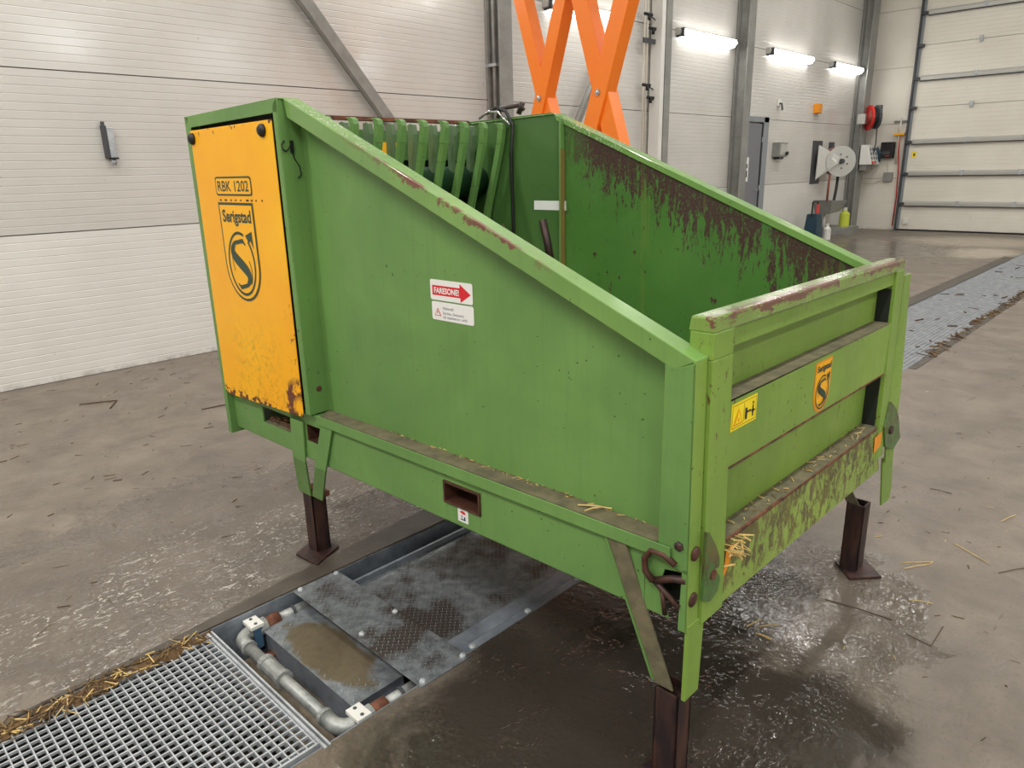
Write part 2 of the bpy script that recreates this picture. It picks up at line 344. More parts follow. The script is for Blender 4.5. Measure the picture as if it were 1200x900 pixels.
class Sticker:                                                # flat print: layers of thin ink on one plane, u to the right, v up
    def __init__(s, O, U, V, T=None):
        s.O = Vector(O); s.U = Vector(U); s.V = Vector(V); s.N = s.U.cross(s.V).normalized(); s.mb = MB(T); s.mats = []
    def P(s, u, v, l): return s.O+s.U*u+s.V*v+s.N*(.0006*l)
    def mi(s, m):
        if m not in s.mats: s.mats.append(m)
        return s.mats.index(m)
    def poly(s, pts, m, l=1): s.mb.poly([s.P(u, v, l) for u, v in pts], s.mi(m))
    def strip(s, pts, wd, m, l=2, closed=False):
        n = len(pts); seg = n if closed else n-1; L = []; R_ = []
        for i in range(n):
            a = Vector(pts[(i-1) % n] if closed else pts[max(i-1, 0)]); b = Vector(pts[(i+1) % n] if closed else pts[min(i+1, n-1)])
            t = (b-a).normalized(); q = Vector((-t.y, t.x)); ww = wd[i] if isinstance(wd, list) else wd
            L.append(Vector(pts[i])+q*ww/2); R_.append(Vector(pts[i])-q*ww/2)
        for i in range(seg):
            j = (i+1) % n; s.poly([L[i], L[j], R_[j], R_[i]], m, l)
    def rect(s, u0, v0, u1, v1, m, l=1, r=0):
        if r:
            p = []
            for cx, cy, a0 in ((u1-r, v0+r, -90), (u1-r, v1-r, 0), (u0+r, v1-r, 90), (u0+r, v0+r, 180)):
                for k in range(5): a = math.radians(a0+k*22.5); p.append((cx+r*math.cos(a), cy+r*math.sin(a)))
        else: p = [(u0, v0), (u1, v0), (u1, v1), (u0, v1)]
        s.poly(p, m, l); return p
    def text(s, t, u0, v0, u1, v1, m, l=2, bold=0.0):
        vs, fs = text_polys(t, bold)
        x0 = min(v[0] for v in vs); x1 = max(v[0] for v in vs); y0 = min(v[1] for v in vs); y1 = max(v[1] for v in vs)
        s.mb.add([s.P(u0+(v[0]-x0)/(x1-x0)*(u1-u0), v0+(v[1]-y0)/(y1-y0)*(v1-v0), l) for v in vs], fs, s.mi(m))
    def build(s, name, parent, **k): return s.mb.build(name, s.mats, parent, flat=True, **k)
# ================================================================== THE ROOM
WX = -6.08; YF = 17.25; XR = 7.0; YB = -5.0; ZC = 6.0
CH0, CH1 = -2.19, -1.455                                          # drain channel
fl = MB()
fl.box(WX-.2, CH0, YB, YF+.2, -.5, 0); fl.box(CH1, XR, YB, YF+.2, -.5, 0); fl.box(CH0, CH1, YB, YB+.3, -.5, 0); fl.box(CH0, CH1, 16.2, YF+.2, -.5, 0)
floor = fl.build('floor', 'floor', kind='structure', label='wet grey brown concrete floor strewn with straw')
ch = MB(); ch.box(CH0, CH0+.006, YB+.3, 16.2, -.45, -.002); ch.box(CH1-.006, CH1, YB+.3, 16.2, -.45, -.002)
ch.build('channel_lining', 'galv_dark', floor)
MB().box(CH0+.006, CH1-.006, YB+.3, 16.2, -.46, -.44).build('channel_bottom', 'pit', floor); MB().box(CH0+.006, CH0+.009, YB+.3, .74, -.44, -.03).build('channel_dark_sheet', 'pit', floor); MB().box(CH1-.009, CH1-.006, YB+.3, .74, -.44, -.03).build('channel_dark_sheet', 'pit', floor)  # thin dark sheets over the channel walls below the near grating
MB().prism([(-2.20, .2, .0015), (-2.19, .2, .0015), (-2.19, 13.2, .0015), (-2.33, 13.2, .0015), (-2.335, 1.8, .0015), (-2.29, 1.2, .0015), (-2.24, .8, .0015), (-2.222, .6, .0015)], (0, 0, .003)).build('concrete_edge', 'curb', floor, label='smooth dark concrete edge along the drain')
MB().prism([(CH1, 5.6, .0015), (CH1+.05, 5.6, .0015), (CH1+.045, 13.2, .0015), (CH1, 13.2, .0015)], (0, 0, .003)).build('concrete_edge', 'curb', floor)
def rib_profile(z0, z1, n, depth=.0018, half=.0042):
    p = [(0, z0+.004)]; st = (z1-z0)/n
    for k in range(1, n):
        z = z0+k*st; p += [(0, z-half), (-depth, z-half*.4), (-depth, z+half*.4), (0, z+half)]
    return p+[(0, z1-.004)]
def wall_panel(parent, kind, a, b, z0, z1, matn, n=20, name='wall_panel'):
    mb = MB(); pr = rib_profile(z0, z1, n)
    pts = [(-.04, z0+.004)]+pr+[(-.04, z1-.004)]
    if kind == 'x':   mb.prism([(WX+q[0], a, q[1]) for q in pts], (0, b-a, 0))
    elif kind == 'y': mb.prism([(a, YF-q[0], q[1]) for q in pts], (b-a, 0, 0))
    elif kind == 'X': mb.prism([(XR-q[0], a, q[1]) for q in pts], (0, b-a, 0))
    elif kind == 'Y': mb.prism([(a, YB+q[0], q[1]) for q in pts], (b-a, 0, 0))
    return mb.build(name, matn, parent)
ZS = [(-.0, 1.085), (1.085, 2.19), (2.19, 3.29), (3.29, 4.39), (4.39, 5.49), (5.49, 6.0)]
wl = MB().box(WX-.2, WX-.02, YB, YF+.2, 0, ZC).build('wall_left', 'seam', kind='structure', label='white ribbed panel wall along the left')
for k, (a, b) in enumerate(ZS): wall_panel(wl, 'x', YB, YF, a, b, 'wall_low' if k == 0 else 'wall')
DX0, DX1, DZ = -5.10, -.95, 4.95
wf = MB().box(WX, XR, YF+.05, YF+.2, 0, ZC).build('wall_far', 'seam', kind='structure', label='cream panel wall around the sectional door')
for k, (a, b) in enumerate(ZS):
    if a < DZ:
        wall_panel(wf, 'y', WX, DX0, a, b, 'wall_far', 12); wall_panel(wf, 'y', DX1, XR, a, b, 'wall_far', 12)
    else: wall_panel(wf, 'y', WX, XR, a, b, 'wall_far', 12)
wr = MB().box(XR+.05, XR+.2, YB, YF, 0, ZC).build('wall_right', 'seam', kind='structure')
for a, b in ZS: wall_panel(wr, 'X', YB, YF, a, b, 'wall', 3)
wb_ = MB().box(WX, XR, YB-.2, YB-.05, 0, ZC).build('wall_back', 'seam', kind='structure')
for a, b in ZS: wall_panel(wb_, 'Y', WX, XR, a, b, 'wall', 3)
MB().box(WX-.2, XR+.2, YB-.2, YF+.2, ZC, ZC+.1).build('ceiling', 'ceil', kind='structure')
# ---- lamps
def lamp_light(name, loc, rot, sx, sy, power, parent):
    l = bpy.data.lights.new(name, 'AREA'); l.shape = 'RECTANGLE'; l.size = sx; l.size_y = sy; l.energy = power; l.color = (1, .98, .945)
    o = bpy.data.objects.new(name, l); COL.objects.link(o); o.location = loc; o.rotation_euler = rot; o.parent = parent
def wall_lamp(y0, y1, z, label, side=-1):
    x = WX if side < 0 else XR; yc = (y0+y1)/2; s = -side
    t = empty('wall_lamp', (x, yc, z), label, 'lamp', 'batten lamps along the left wall' if side < 0 else 'batten lamps along the right wall'); h = (y1-y0)/2
    MB().prism([(s*.0, -h, -.05), (s*.07, -h, -.045), (s*.085, -h, .01), (s*.06, -h, .05), (s*0, -h, .05)], (0, 2*h, 0)).build('housing', 'alu', t, .004)
    MB().prism([(s*.03, -h+.06, -.085), (s*.10, -h+.06, -.07), (s*.135, -h+.06, -.02), (s*.12, -h+.06, .03), (s*.086, -h+.06, .03), (s*.075, -h+.06, -.047), (s*.03, -h+.06, -.052)], (0, 2*h-.12, 0)).build('diffuser', 'lamp', t, .006)
    for e in (-1, 1): MB().box(min(0, s*.12), max(0, s*.12), e*(h-.055)-.02, e*(h-.055)+.02, -.07, .045).build('end_cap', 'darkgrey', t, .004)
    lamp_light('lamp_light', (s*.16, 0, -.06), (0, math.radians(55)*(-1 if s > 0 else 1), 0), .12, 2*h-.2, WALL_W, t)
for y0, y1, lb in ((6.83, 8.35, 'lit batten lamp on the left wall seen behind the orange lift arms'), (9.66, 11.30, 'lit batten lamp between the column with the lit face and the next grey column'),
                   (12.5, 14.25, 'lit batten lamp on the left wall above the grey door'), (15.2, 16.75, 'lit batten lamp on the left wall nearest the far corner, above the hose reel')):
    wall_lamp(y0, y1, 3.27, lb)
for y0, lb in ((1.15, 'unseen added batten lamp on the left wall nearest the camera'), (4.0, 'unseen added batten lamp on the left wall before the first column')): wall_lamp(y0, y0+1.5, 3.50, lb)  # two lamps added out of view to put glints on the wet floor
M['daylight'] = emis('daylit_glazing', (.93, .97, 1), 5.0)
for k, y0 in enumerate((.7, 4.7, 8.5, 12.4)):
    wn = MB().box(-.05, .0, -.05, 1.65, -.05, .85).build('window_%d' % (k+1), 'frame_grey', loc=(0, 0, 0), kind='structure', label='high daylit window in the right wall'); wn.location = (XR, y0, 4.0)
    for j in range(2): MB().box(-.056, -.05, .02+j*.82, .78+j*.82, .02, .78).build('pane', 'daylight', wn)
def ceil_lamp(x, y):
    row = {-3.6: 'left', .4: 'middle', 4.4: 'right'}[x]; place = {-2.6: 'boosted as fill behind the camera', 1.4: 'beside the machine', 5.4: 'level with the lift', 9.4: 'level with the side door', 13.4: 'nearest the sectional door'}[y]
    t = empty('ceiling_lamp', (x, y, ZC), 'lit batten lamp in the %s ceiling row, %s' % (row, place), 'lamp', 'ceiling batten lamps')
    MB().box(-.08, .08, -.8, .8, -.1, 0).build('housing', 'alu', t); MB().box(-.07, .07, -.75, .75, -.13, -.1).build('diffuser', 'lamp', t)
    lamp_light('lamp_light', (0, 0, -.16), (0, 0, 0), .16, 1.5, CEIL_W*(2.6 if y < 0 else .9), t)  # unseen row behind the camera boosted to fill the near side
for x in (-3.6, .4, 4.4):
    for y in (-2.6, 1.4, 5.4, 9.4, 13.4): ceil_lamp(x, y)
# ---- columns
def column(name, x0, x1, y0, y1, label, z1=ZC, flange=.014):
    t = empty(name, ((x0+x1)/2, (y0+y1)/2, 0), label, 'column'); cx, cy = t.location[0], t.location[1]
    hx, hy = (x1-x0)/2, (y1-y0)/2
    MB().box(hx-flange, hx, -hy, hy, .012, z1).build('flange', 'column', t, .002)
    MB().box(-hx, -hx+flange, -hy, hy, .012, z1).build('flange', 'column', t, .002)
    MB().box(-hx+flange, hx-flange, -.006, .006, .012, z1).build('web', 'column', t)
    MB().box(-hx-.02, hx+.04, -hy-.05, hy+.05, 0, .012).build('base_plate', 'column', t, .002)
    return t
c1 = column('steel_column', -6.06, -5.86, 5.90, 6.10, 'grey steel column with two conduits, left of the orange lift')
for dx, r_ in ((-.10, .018), (-.015, .022)):
    MB().tube([(dx, -.045-.02, .3), (dx, -.065, 5.6)], r_, 10).build('conduit', 'column', c1, smooth=True)
MB().box(-.13, .04, -.10, -.04, 2.52, 2.55).build('conduit_clip', 'galv', c1)
c2 = column('steel_column', -6.06, -5.86, 9.10, 9.24, 'column with its lamp-lit face painted white and hose clamps, right of the orange lift')
MB().box(-.09, .088, -.16, -.072, .02, 5.9).build('lit_face_sheet', 'paintedwhite', c2, .008)  # lamp light on the column face, built as a white cover
for i, dy in enumerate((-.40, -.33)): MB().tube([(-.03, dy, .1), (-.03, dy, 5.8)], .011, 8).build('thin_pipe', 'cream', c2, smooth=True)
for z, dy in ((3.36, -.42), (3.20, -.31), (2.49, -.42), (2.335, -.33)):
    mb = MB(); mb.tube([(-.02, dy, z+.02), (-.02, dy+.17, z+.02)], .02, 8); mb.tube([(-.02, dy+.1, z+.02), (-.02, dy+.1, z-.05)], .022, 8); mb.tube([(-.02, dy+.15, z), (-.02, dy+.25, z-.03)], .008, 6)
    mb.build('hose_clamp', 'black', c2, smooth=True)
MB().box(-.03, -.01, -.44, -.16, 3.03, 3.09).build('pipe_bracket', 'darkgrey', c2)
column('steel_column', -6.06, -5.86, 11.42, 11.64, 'grey steel column beside the grey door')
column('steel_column', -6.06, -5.86, 16.66, 17.0, 'grey steel column in the far corner behind the hose reels')
def brace(a, b, label, wd=.07):
    a, b = Vector(a), Vector(b); L = (b-a).length; t = empty('diagonal_brace', a, label, 'brace'); dv = (b-a).normalized(); nv = Vector((1, 0, 0)); w_ = dv.cross(nv).normalized()*wd
    mb = MB(); mb.hexa([tuple(v) for v in (-w_, w_, w_+nv*.012, -w_+nv*.012)] + [tuple((b-a)+v) for v in (-w_, w_, w_+nv*.012, -w_+nv*.012)]); mb.build('flat_bar', 'column', t)
    mb = MB(); q = w_*.9; mb.hexa([tuple(v) for v in (q, q+w_*.1, q+w_*.1+nv*.07, q+nv*.07)]+[tuple((b-a)+v) for v in (q, q+w_*.1, q+w_*.1+nv*.07, q+nv*.07)]); mb.build('angle_lip', 'column', t)
brace((-6.0, 1.6, 5.3), (-6.0, 5.85, .35), 'grey diagonal steel brace crossing the left wall above the machine')
brace((-5.93, 9.0, 4.57), (-5.93, 6.2, .35), 'grey diagonal steel brace partly hidden behind the orange lift arms', .06)
# ---- sectional door
dr = empty('door_1', (DX0, YF, 0), 'white sectional overhead door with metal struts', kind='structure')
zs = [0.02, .57, 1.185, 1.82, 2.49, 3.05, 3.67, 4.27, 4.9]
for i in range(8):
    a, b = zs[i], zs[i+1]; pf = rib_profile(a, b, 8, .003, .005)
    MB().prism([(.04, -q[0]+.0, q[1]) for q in [(-.04, a+.004)]+pf+[(-.04, b-.004)]], (DX1-DX0-.08, 0, 0)).build('door_section', 'wall_far', dr)
for z in zs[1:8]:
    if z not in (2.49, 3.67):
        MB().prism([(.1, -.0, z-.05), (.1, -.05, z-.045), (.1, -.055, z+.02), (.1, -.03, z+.045), (.1, 0, z+.05)], (DX1-DX0-.2, 0, 0)).build('strut', 'alu', dr, .003)
        MB().box(.1, DX1-DX0-.1, -.057, -.0, z-.062, z-.05).build('strut_lip', 'darkgrey', dr)
    for x in (1.09, 2.08, 3.07): MB().box(x-.03, x+.03, -.066, 0, z-.05, z+.055).build('hinge', 'galv', dr, .003)
    MB().box(-.02, .1, -.09, -.0, z-.04, z+.02).build('roller_bracket', 'darkgrey', dr, .004)
MB().box(-.03, .0, -.10, .0, 0, 5.5).build('track', 'darkgrey', dr); MB().box(.0, .045, -.03, .0, 0, 5.5).build('track_flange', 'frame_grey', dr)
MB().box(0, DX1-DX0, -.05, .02, .0, .03).build('bottom_seal', 'black', dr)
MB().box(DX1-DX0, DX1-DX0+.03, -.10, 0, 0, 5.5).build('track', 'darkgrey', dr)
MB().box(.12, .20, -.006, 0, 1.50, 1.62).build('warning_sticker', 'signyellow', dr); MB().box(.145, .175, -.008, -.006, 1.535, 1.585).build('warning_mark', 'inkblack', dr)
MB().box(.12, .22, -.05, 0, .14, .26).build('lock_plate', 'paintedwhite', dr, .004)
# ---- grey side door
d2 = empty('door_2', (WX, 11.65, 0), 'grey side door in a grey frame', kind='structure')
MB().box(.0, .05, .0, .82, .01, 2.11).build('door_leaf', 'doorgrey', d2, .002)
fr = MB(); fr.box(0, .07, .84, 1.02, 0, 2.22); fr.box(0, .07, -.1, 1.02, 2.13, 2.22); fr.box(0, .07, -.1, 0, 0, 2.13); fr.build('door_frame', 'frame_grey', d2, .004)
MB().box(0, .055, .80, .85, 0, 2.12).build('shadow_gap', 'black', d2)
mb = MB(); mb.tube([(.05, .72, 1.0), (.09, .72, 1.0), (.09, .62, 1.0)], .01, 6); mb.build('door_handle', 'chrome', d2)
for z in (.35, 1.05, 1.85): MB().tube([(.055, .83, z-.04), (.055, .83, z+.04)], .014, 6).build('hinge', 'galv', d2)
st = Sticker((WX+.054, 11.95, 1.36), (0, 1, 0), (0, 0, 1)); st.rect(-.07, -.2, .09, .2, 'white'); st.rect(-.04, .02, .05, .09, 'inkblack', 2); st.rect(-.04, -.13, .05, -.02, 'inkblack', 2); o = st.build('door_sign', None); o.parent = d2; o.matrix_parent_inverse = Matrix.Translation(-Vector(d2.location))
# ================================================================== WALL EQUIPMENT
W1 = WX+.002
t = empty('switch_box', (W1, 13.18, 1.56), 'small grey switch box on the wall right of the grey door', 'box')
MB().box(0, .14, -.17, .17, 0, .25).build('housing', 'column', t, .008); MB().box(.14, .15, -.14, .14, .03, .22).build('cover', 'alu', t, .003); MB().tube([(.15, .08, .06), (.19, .08, .06)], .03, 8).build('knob', 'inkblack', t)
MB().box(0, .1, -.08, .1, -.04, 0).build('gland_plate', 'darkgrey', t)
t = empty('wall_hook', (W1, 13.1, 2.40), 'small grey nozzle on the wall above the grey switch box', 'hook'); mb = MB(); mb.tube([(0, 0, .07), (.07, 0, .06), (.09, 0, -.05)], .018, 6); mb.build('hook_arm', 'darkgrey', t); MB().box(0, .03, -.06, .06, .02, .14).build('back_plate', 'paintedwhite', t)
t = empty('alarm_beacon', (W1, 14.75, 2.36), 'small amber alarm box high on the wall above the hose reel', 'alarm'); MB().box(0, .1, -.1, .08, 0, .17).build('housing', 'orangeprint', t, .01); MB().box(0, .08, .08, .12, .0, .13).build('side_plate', 'darkgrey', t, .004)
# hook plate on the near wall
t = empty('tube_holder', (W1, 1.95, 1.58), 'small grey metal fixture fixed to the ribbed wall left of the machine', 'fixture')
MB().box(0, .05, -.028, .0, .02, .25).build('back_channel', 'darkgrey', t, .003); MB().box(.0, .055, .0, .045, .02, .235).build('cover', 'galv', t, .004)
MB().box(0, .06, -.0, .05, .012, .024).build('lower_clip', 'black', t); MB().tube([(.03, .02, -.03), (.03, .02, .014)], .018, 8).build('nozzle', 'galv', t, smooth=True); MB().tube([(.025, -.014, .25), (.025, -.014, .275)], .014, 8).build('cap', 'darkgrey', t)
# silver hose reel
t = empty('hose_reel', (W1, 15.32, 1.46), 'big silver hose reel with brown hose on the wall near the far corner', 'reel')
MB().box(0, .02, -.55, -.12, -.42, .40).build('mounting_plate', 'darkgrey', t, .004); MB().box(0, .02, .25, .5, .2, .38).build('mounting_plate', 'darkgrey', t, .004)
MB().prism([(.06, -.45, -.36), (.45, -.36, -.05), (.45, -.30, .06), (.06, -.42, .30)], (.02, -.02, .02)).build('support_arm', 'alu', t, .004)
mb = MB(); mb.tube([(.26, .0, 0), (.44, -.22, 0)], [.27, .27], 28); mb.build('hose_coil', 'hosebrown', t, smooth=False)
for k, (a, b, R_) in enumerate((((.44, -.22, 0), (.46, -.24, 0), .29), ((.24, .02, 0), (.26, .0, 0), .27))): MB().tube([a, b], R_, 32).build('reel_disc', 'alu', t)
MB().tube([(.455, -.235, 0), (.50, -.28, 0)], .05, 12).build('hub', 'darkgrey', t)
for k in range(6):
    a = k*math.pi/3; u = Vector((.18, -.22, 0)).normalized(); s1 = u.orthogonal().normalized(); s2_ = u.cross(s1); p = Vector((.46, -.24, 0))+(s1*math.cos(a)+s2_*math.sin(a))*.13
    MB().tube([p, p+u*.008], .016, 6).build('bolt', 'darkgrey', t)
MB().tube([(.34, -.42, -.25), (.34, -.44, -.5), (.34, -.44, -.75)], .022, 8).build('hanging_hose', 'hosebrown', t, smooth=True)
MB().tube([(.34, .0, -.27), (.34, -.02, -.5), (.32, -.06, -.85)], .03, 8).build('spray_gun', 'darkgrey', t, smooth=True)
# sink
t = empty('wash_basin', (W1, 15.45, .44), 'grey metal wash basin on the wall below the silver hose reel', 'basin')
MB().hexa([(.0, -.25, .0), (.3, -.25, .0), (.3, .30, .03), (0, .30, .03), (0, -.42, .28), (.38, -.42, .28), (.38, .42, .24), (0, .42, .24)]).build('bowl', 'column', t, .01)
MB().tube([(.1, 0, 0), (.1, 0, -.3)], .03, 8).build('drain_pipe', 'paintedwhite', t, smooth=True)
def bottle(x, y, r_, h, body, capm, label, cat='bottle'):
    t = empty('bottle', (x, y, 0), label, cat)
    MB().tube([(0, 0, 0), (0, 0, h*.68), (0, 0, h*.8), (0, 0, h*.86)], [r_, r_, r_*.5, r_*.35], 14).build('body', body, t, smooth=False)
    MB().tube([(0, 0, h*.86), (0, 0, h)], r_*.38, 10).build('cap', capm, t); return t
o = bottle(-5.70, 15.80, .10, .38, 'lime', 'paintedwhite', 'lime green jug standing below the wash basin'); o.location.z = .16
MB().box(-6.07, -5.5, 15.35, 16.1, 0, .158).build('plinth', 'column', loc=(-5.8, 15.7, 0), label='low grey plinth under the wash basin', cat='plinth')
bottle(-5.55, 14.55, .07, .30, 'paintedwhite', 'paintedwhite', 'white bottle on the floor beside the pressure washer')
t = empty('pressure_washer', (-5.72, 14.28, 0), 'dark teal pressure washer standing by the wall left of the wash basin', 'washer')
MB().hexa([(-.15, -.14, .05), (.15, -.14, .05), (.15, .14, .05), (-.15, .14, .05), (-.11, -.1, .5), (.11, -.1, .5), (.11, .1, .5), (-.11, .1, .5)]).build('body', 'teal', t, .02)
MB().tube([(0, -.12, .45), (0, -.12, .72), (0, .12, .72), (0, .12, .45)], .016, 6).build('handle', 'black', t)
MB().tube([(.05, 0, .5), (.05, .03, .68)], .03, 8).build('lance_holder', 'redplastic', t)
for s_ in (-1, 1): MB().tube([(-.05, s_*.15, .09), (-.05, s_*.19, .09)], .09, 14).build('wheel', 'black', t)
# red hose reel, control panel, black box on the corner
YW = YF-.002
t = empty('cable_reel', (-5.80, 16.75, 2.32), 'red and black cable reel on the far corner column', 'reel')
MB().box(-.16, .0, -.1, .1, -.12, .08).build('bracket', 'alu', t, .005)
for x0, R_, mm in ((.02, .25, 'redplastic'), (.09, .22, 'black'), (.17, .23, 'darkgrey')): MB().tube([(x0, 0, .0), (x0+.035, .03, 0)], R_, 20).build('reel_disc', mm, t)
MB().tube([(.04, 0, 0), (.2, .05, 0)], .17, 16).build('cable_drum', 'hosebrown', t)
MB().tube([(.2, .05, -.1), (.2, .1, -.5), (.16, .14, -.75)], .012, 6).build('cable', 'black', t)
MB().box(.16, .26, -.03, .1, .12, .24).build('guide_arm', 'darkgrey', t)
t = empty('control_panel', (-5.80, 17.0, 1.38), 'white control panel with a grid of sockets by the far corner column', 'panel')
MB().hexa([(-.03, -.34, 0), (.22, -.34, 0), (.22, .2, 0), (-.03, .2, 0), (-.03, -.34, .40), (.12, -.34, .40), (.12, .2, .40), (-.03, .2, .40)]).build('housing', 'paintedwhite', t, .01); MB().box(-.03, .1, -.3, .1, -.12, -.0).build('lower_box', 'column', t, .01)
for i in range(3):
    for j in range(3): xx = .22-.1*(.15+.09*j)/.40; MB().tube([(xx, -.26+.14*i, .13+.09*j), (xx+.014, -.26+.14*i, .135+.09*j)], .034, 8).build('socket', 'greytext', t)
MB().tube([(.14, .12, .34), (.22, .12, .22), (.20, .16, .05)], .035, 6).build('plug', 'teal', t)
for i in range(2): MB().tube([(.21, -.26+.14*i, .04), (.228, -.26+.14*i, .042)], .03, 8).build('red_button', 'redplastic', t)
t = empty('electric_box', (-5.44, YW, 1.50), 'black electric box on the far wall left of the sectional door', 'box')
MB().box(-.14, .12, -.14, 0, 0, .33).build('housing', 'black', t, .015); MB().box(-.09, .06, -.146, -.14, .08, .14).build('display', 'darkgrey', t); MB().box(-.02, .05, -.146, -.14, .04, .06).build('indicator', 'redplastic', t)
t = empty('junction_box', (-5.40, YW, 1.02), 'small pale socket box below the black electric box', 'box')
MB().box(-.08, .1, -.08, 0, 0, .19).build('housing', 'column', t, .01); MB().tube([(0, -.04, .19), (-.02, -.04, .34), (-.06, -.05, .48)], .01, 6).build('cable', 'cream', t)
MB().tube([(-.08, -.03, .05), (-.3, -.03, -.05), (-.5, -.03, .0), (-.56, -.03, .3)], .008, 6).build('cable', 'cream', t)
t = empty('hose_rack', (-5.20, YW, .1), 'thin red hose hanging from a yellow tap beside the door track', 'hose')
MB().tube([(0.02, -.05, 0), (.03, -.05, .6), (.0, -.05, 1.2), (-.04, -.05, 1.6), (-.06, -.05, 1.98)], .014, 6).build('red_hose', 'redplastic', t, smooth=True); MB().tube([(-.07, -.05, 1.3), (-.06, -.05, 2.2)], .02, 6).build('riser_pipe', 'cream', t, smooth=True)
MB().box(-.16, .04, -.09, 0, 1.86, 1.90).build('tap_flange', 'logoyellow', t); MB().box(-.2, .08, -.05, 0, 2.13, 2.15).build('pipe_bracket', 'greytext', t)
# ================================================================== ORANGE SCISSOR LIFT
lift = empty('scissor_lift', (-4.1, 5.1, 0), 'orange scissor lift with raised arms behind the machine', 'lift')
ROT = Matrix.Rotation(math.radians(-7), 3, 'Z')
def arm(px, py, pz, lean, depth0, name, hw=.07):                        # a box arm turned about its pivot; lean is dx per dz
    wd, th, hl = hw, .12, 1.28; a = math.atan(lean); dv = Vector((math.sin(a), 0, math.cos(a))); nv = Vector((math.cos(a), 0, -math.sin(a)))
    c = Vector((px, py, pz)); ps = []
    for e in (-hl, hl):
        for u, v in ((-wd, 0), (wd, 0), (wd, th), (-wd, th)): ps.append(c + ROT @ (dv*e+nv*u+Vector((0, depth0+v, 0)))-Vector(lift.location))
    MB().hexa([tuple(p) for p in ps]).build(name, 'orange', lift, .006)
for px, py, pz, hw in ((-4.49, 5.00, 2.04, .068), (-3.75, 4.87, 2.02, .08)):
    arm(px, py, pz, .36, 0, 'scissor_arm', hw); arm(px, py, pz, -.35, .025, 'scissor_arm', hw)
    n = ROT @ Vector((0, -1, 0)); c = Vector((px, py, pz))-Vector(lift.location)
    mb = MB(); mb.tube([c, c+n*.012], .026, 14); mb.dome(c+n*.012, n, .018, .01); mb.build('pivot_pin', 'chrome', lift)
    for zz in (.86, 3.2):
        for e in (-.43, .43): MB().tube([Vector((px+e*.93, py-.02, zz))-Vector(lift.location), Vector((px+e*.93, py+.3, zz))-Vector(lift.location)], .04, 12).build('cross_tube', 'darkgrey', lift)
MB().box(-1.0, 1.1, -.4, .45, .35, .80).build('chassis', 'orange', lift, .02); MB().box(-1.0, 1.1, -.4, .45, 3.26, 3.32).build('platform', 'darkgrey', lift)
for x in (-.75, .85):
    for y in (-.42, .44): MB().tube([(x, y-.07, .22), (x, y+.07, .22)], .22, 20).build('wheel', 'black', lift)
MB().box(-.8, .9, -.3, .35, .2, .36).build('axle_frame', 'darkgrey', lift)
for x in (-.98, 1.08):
    for y in (-.38, .43): MB().tube([(x, y, 3.32), (x, y, 4.3)], .02, 8).build('rail_post', 'orange', lift)
for y in (-.38, .43): MB().tube([(-.98, y, 4.3), (1.08, y, 4.3)], .02, 8).build('hand_rail', 'orange', lift)
# ================================================================== DRAIN FITTINGS
t = empty('floor_grating', (-1.82, .4, 0), 'galvanised bar grating over the drain nearest the camera', 'grating'); gx, gy = t.location[0], t.location[1]
y = -.45; sh = MB().box(-.335, .335, -.0019, .0019, -.024, 0).build('bearing_bar', 'galv', t)
sh.location = (0, y-gy, -.003); y += .0252
while y < .735:
    o = sh.copy(); COL.objects.link(o); o.parent = t; o.location = (0, y-gy, -.003); y += .0252
k = 0; base = None
for i in range(24):
    x = -.322+i*.028
    if base is None: base = MB().box(-.0026, .0026, -.86, .338, -.012, -.004).build('cross_bar', 'galv', t); base.location = (x, 0, 0)
    else: o = base.copy(); COL.objects.link(o); o.parent = t; o.location = (x, 0, 0)
MB().box(-.345, .375, .338, .346, -.04, .004).build('frame_bar', 'galv', t, .001); MB().box(-.345, .375, .352, .358, -.02, .006).build('frame_bar', 'galv', t, .001)
MB().box(-.345, -.338, -.86, .34, -.04, 0).build('frame_bar', 'galv', t); MB().box(.338, .345, -.86, .34, -.04, 0).build('frame_bar', 'galv', t)
t = empty('long_grating', (-1.82, 9, 0), 'long fine drain grating running to the right behind the machine', 'grating')
mb = MB(); y = -6.7
while y < 7.1: mb.box(-.355, .355, y-.003, y+.003, -.03, -.001); y += .033
mb.build('bearing_bars', 'galv', t, kind='stuff')
mb = MB()
for i in range(21): x = -.34+i*.034; mb.box(x-.003, x+.003, -6.7, 7.1, -.02, -.003)
mb.build('cross_bars', 'galv', t, kind='stuff')
def lozenges(mb, x0, x1, y0, y1, z, st=.023, inside=None):
    i = 0; y_ = y0+.012
    while y_ < y1-.01:
        x_ = x0+.014+(i % 2)*st/2; j = 0
        while x_ < x1-.012:
            if inside is None or inside(x_, y_):
                a = .75 if (i % 2) else -.75; c_, s_ = math.cos(a), math.sin(a); L, W_ = st*.42, st*.06
                mb.add([(x_+c_*L, y_+s_*L, z), (x_-s_*W_, y_+c_*W_, z+.0022), (x_-c_*L, y_-s_*L, z), (x_+s_*W_, y_-c_*W_, z+.0022)], [(0, 1, 2, 3)])
            x_ += st
        y_ += st/2; i += 1
def bolt(t, x, y_, z, r_=.011): MB().dome((x, y_, z), (0, 0, 1), r_, .01, n=8).build('bolt', 'galv', t)
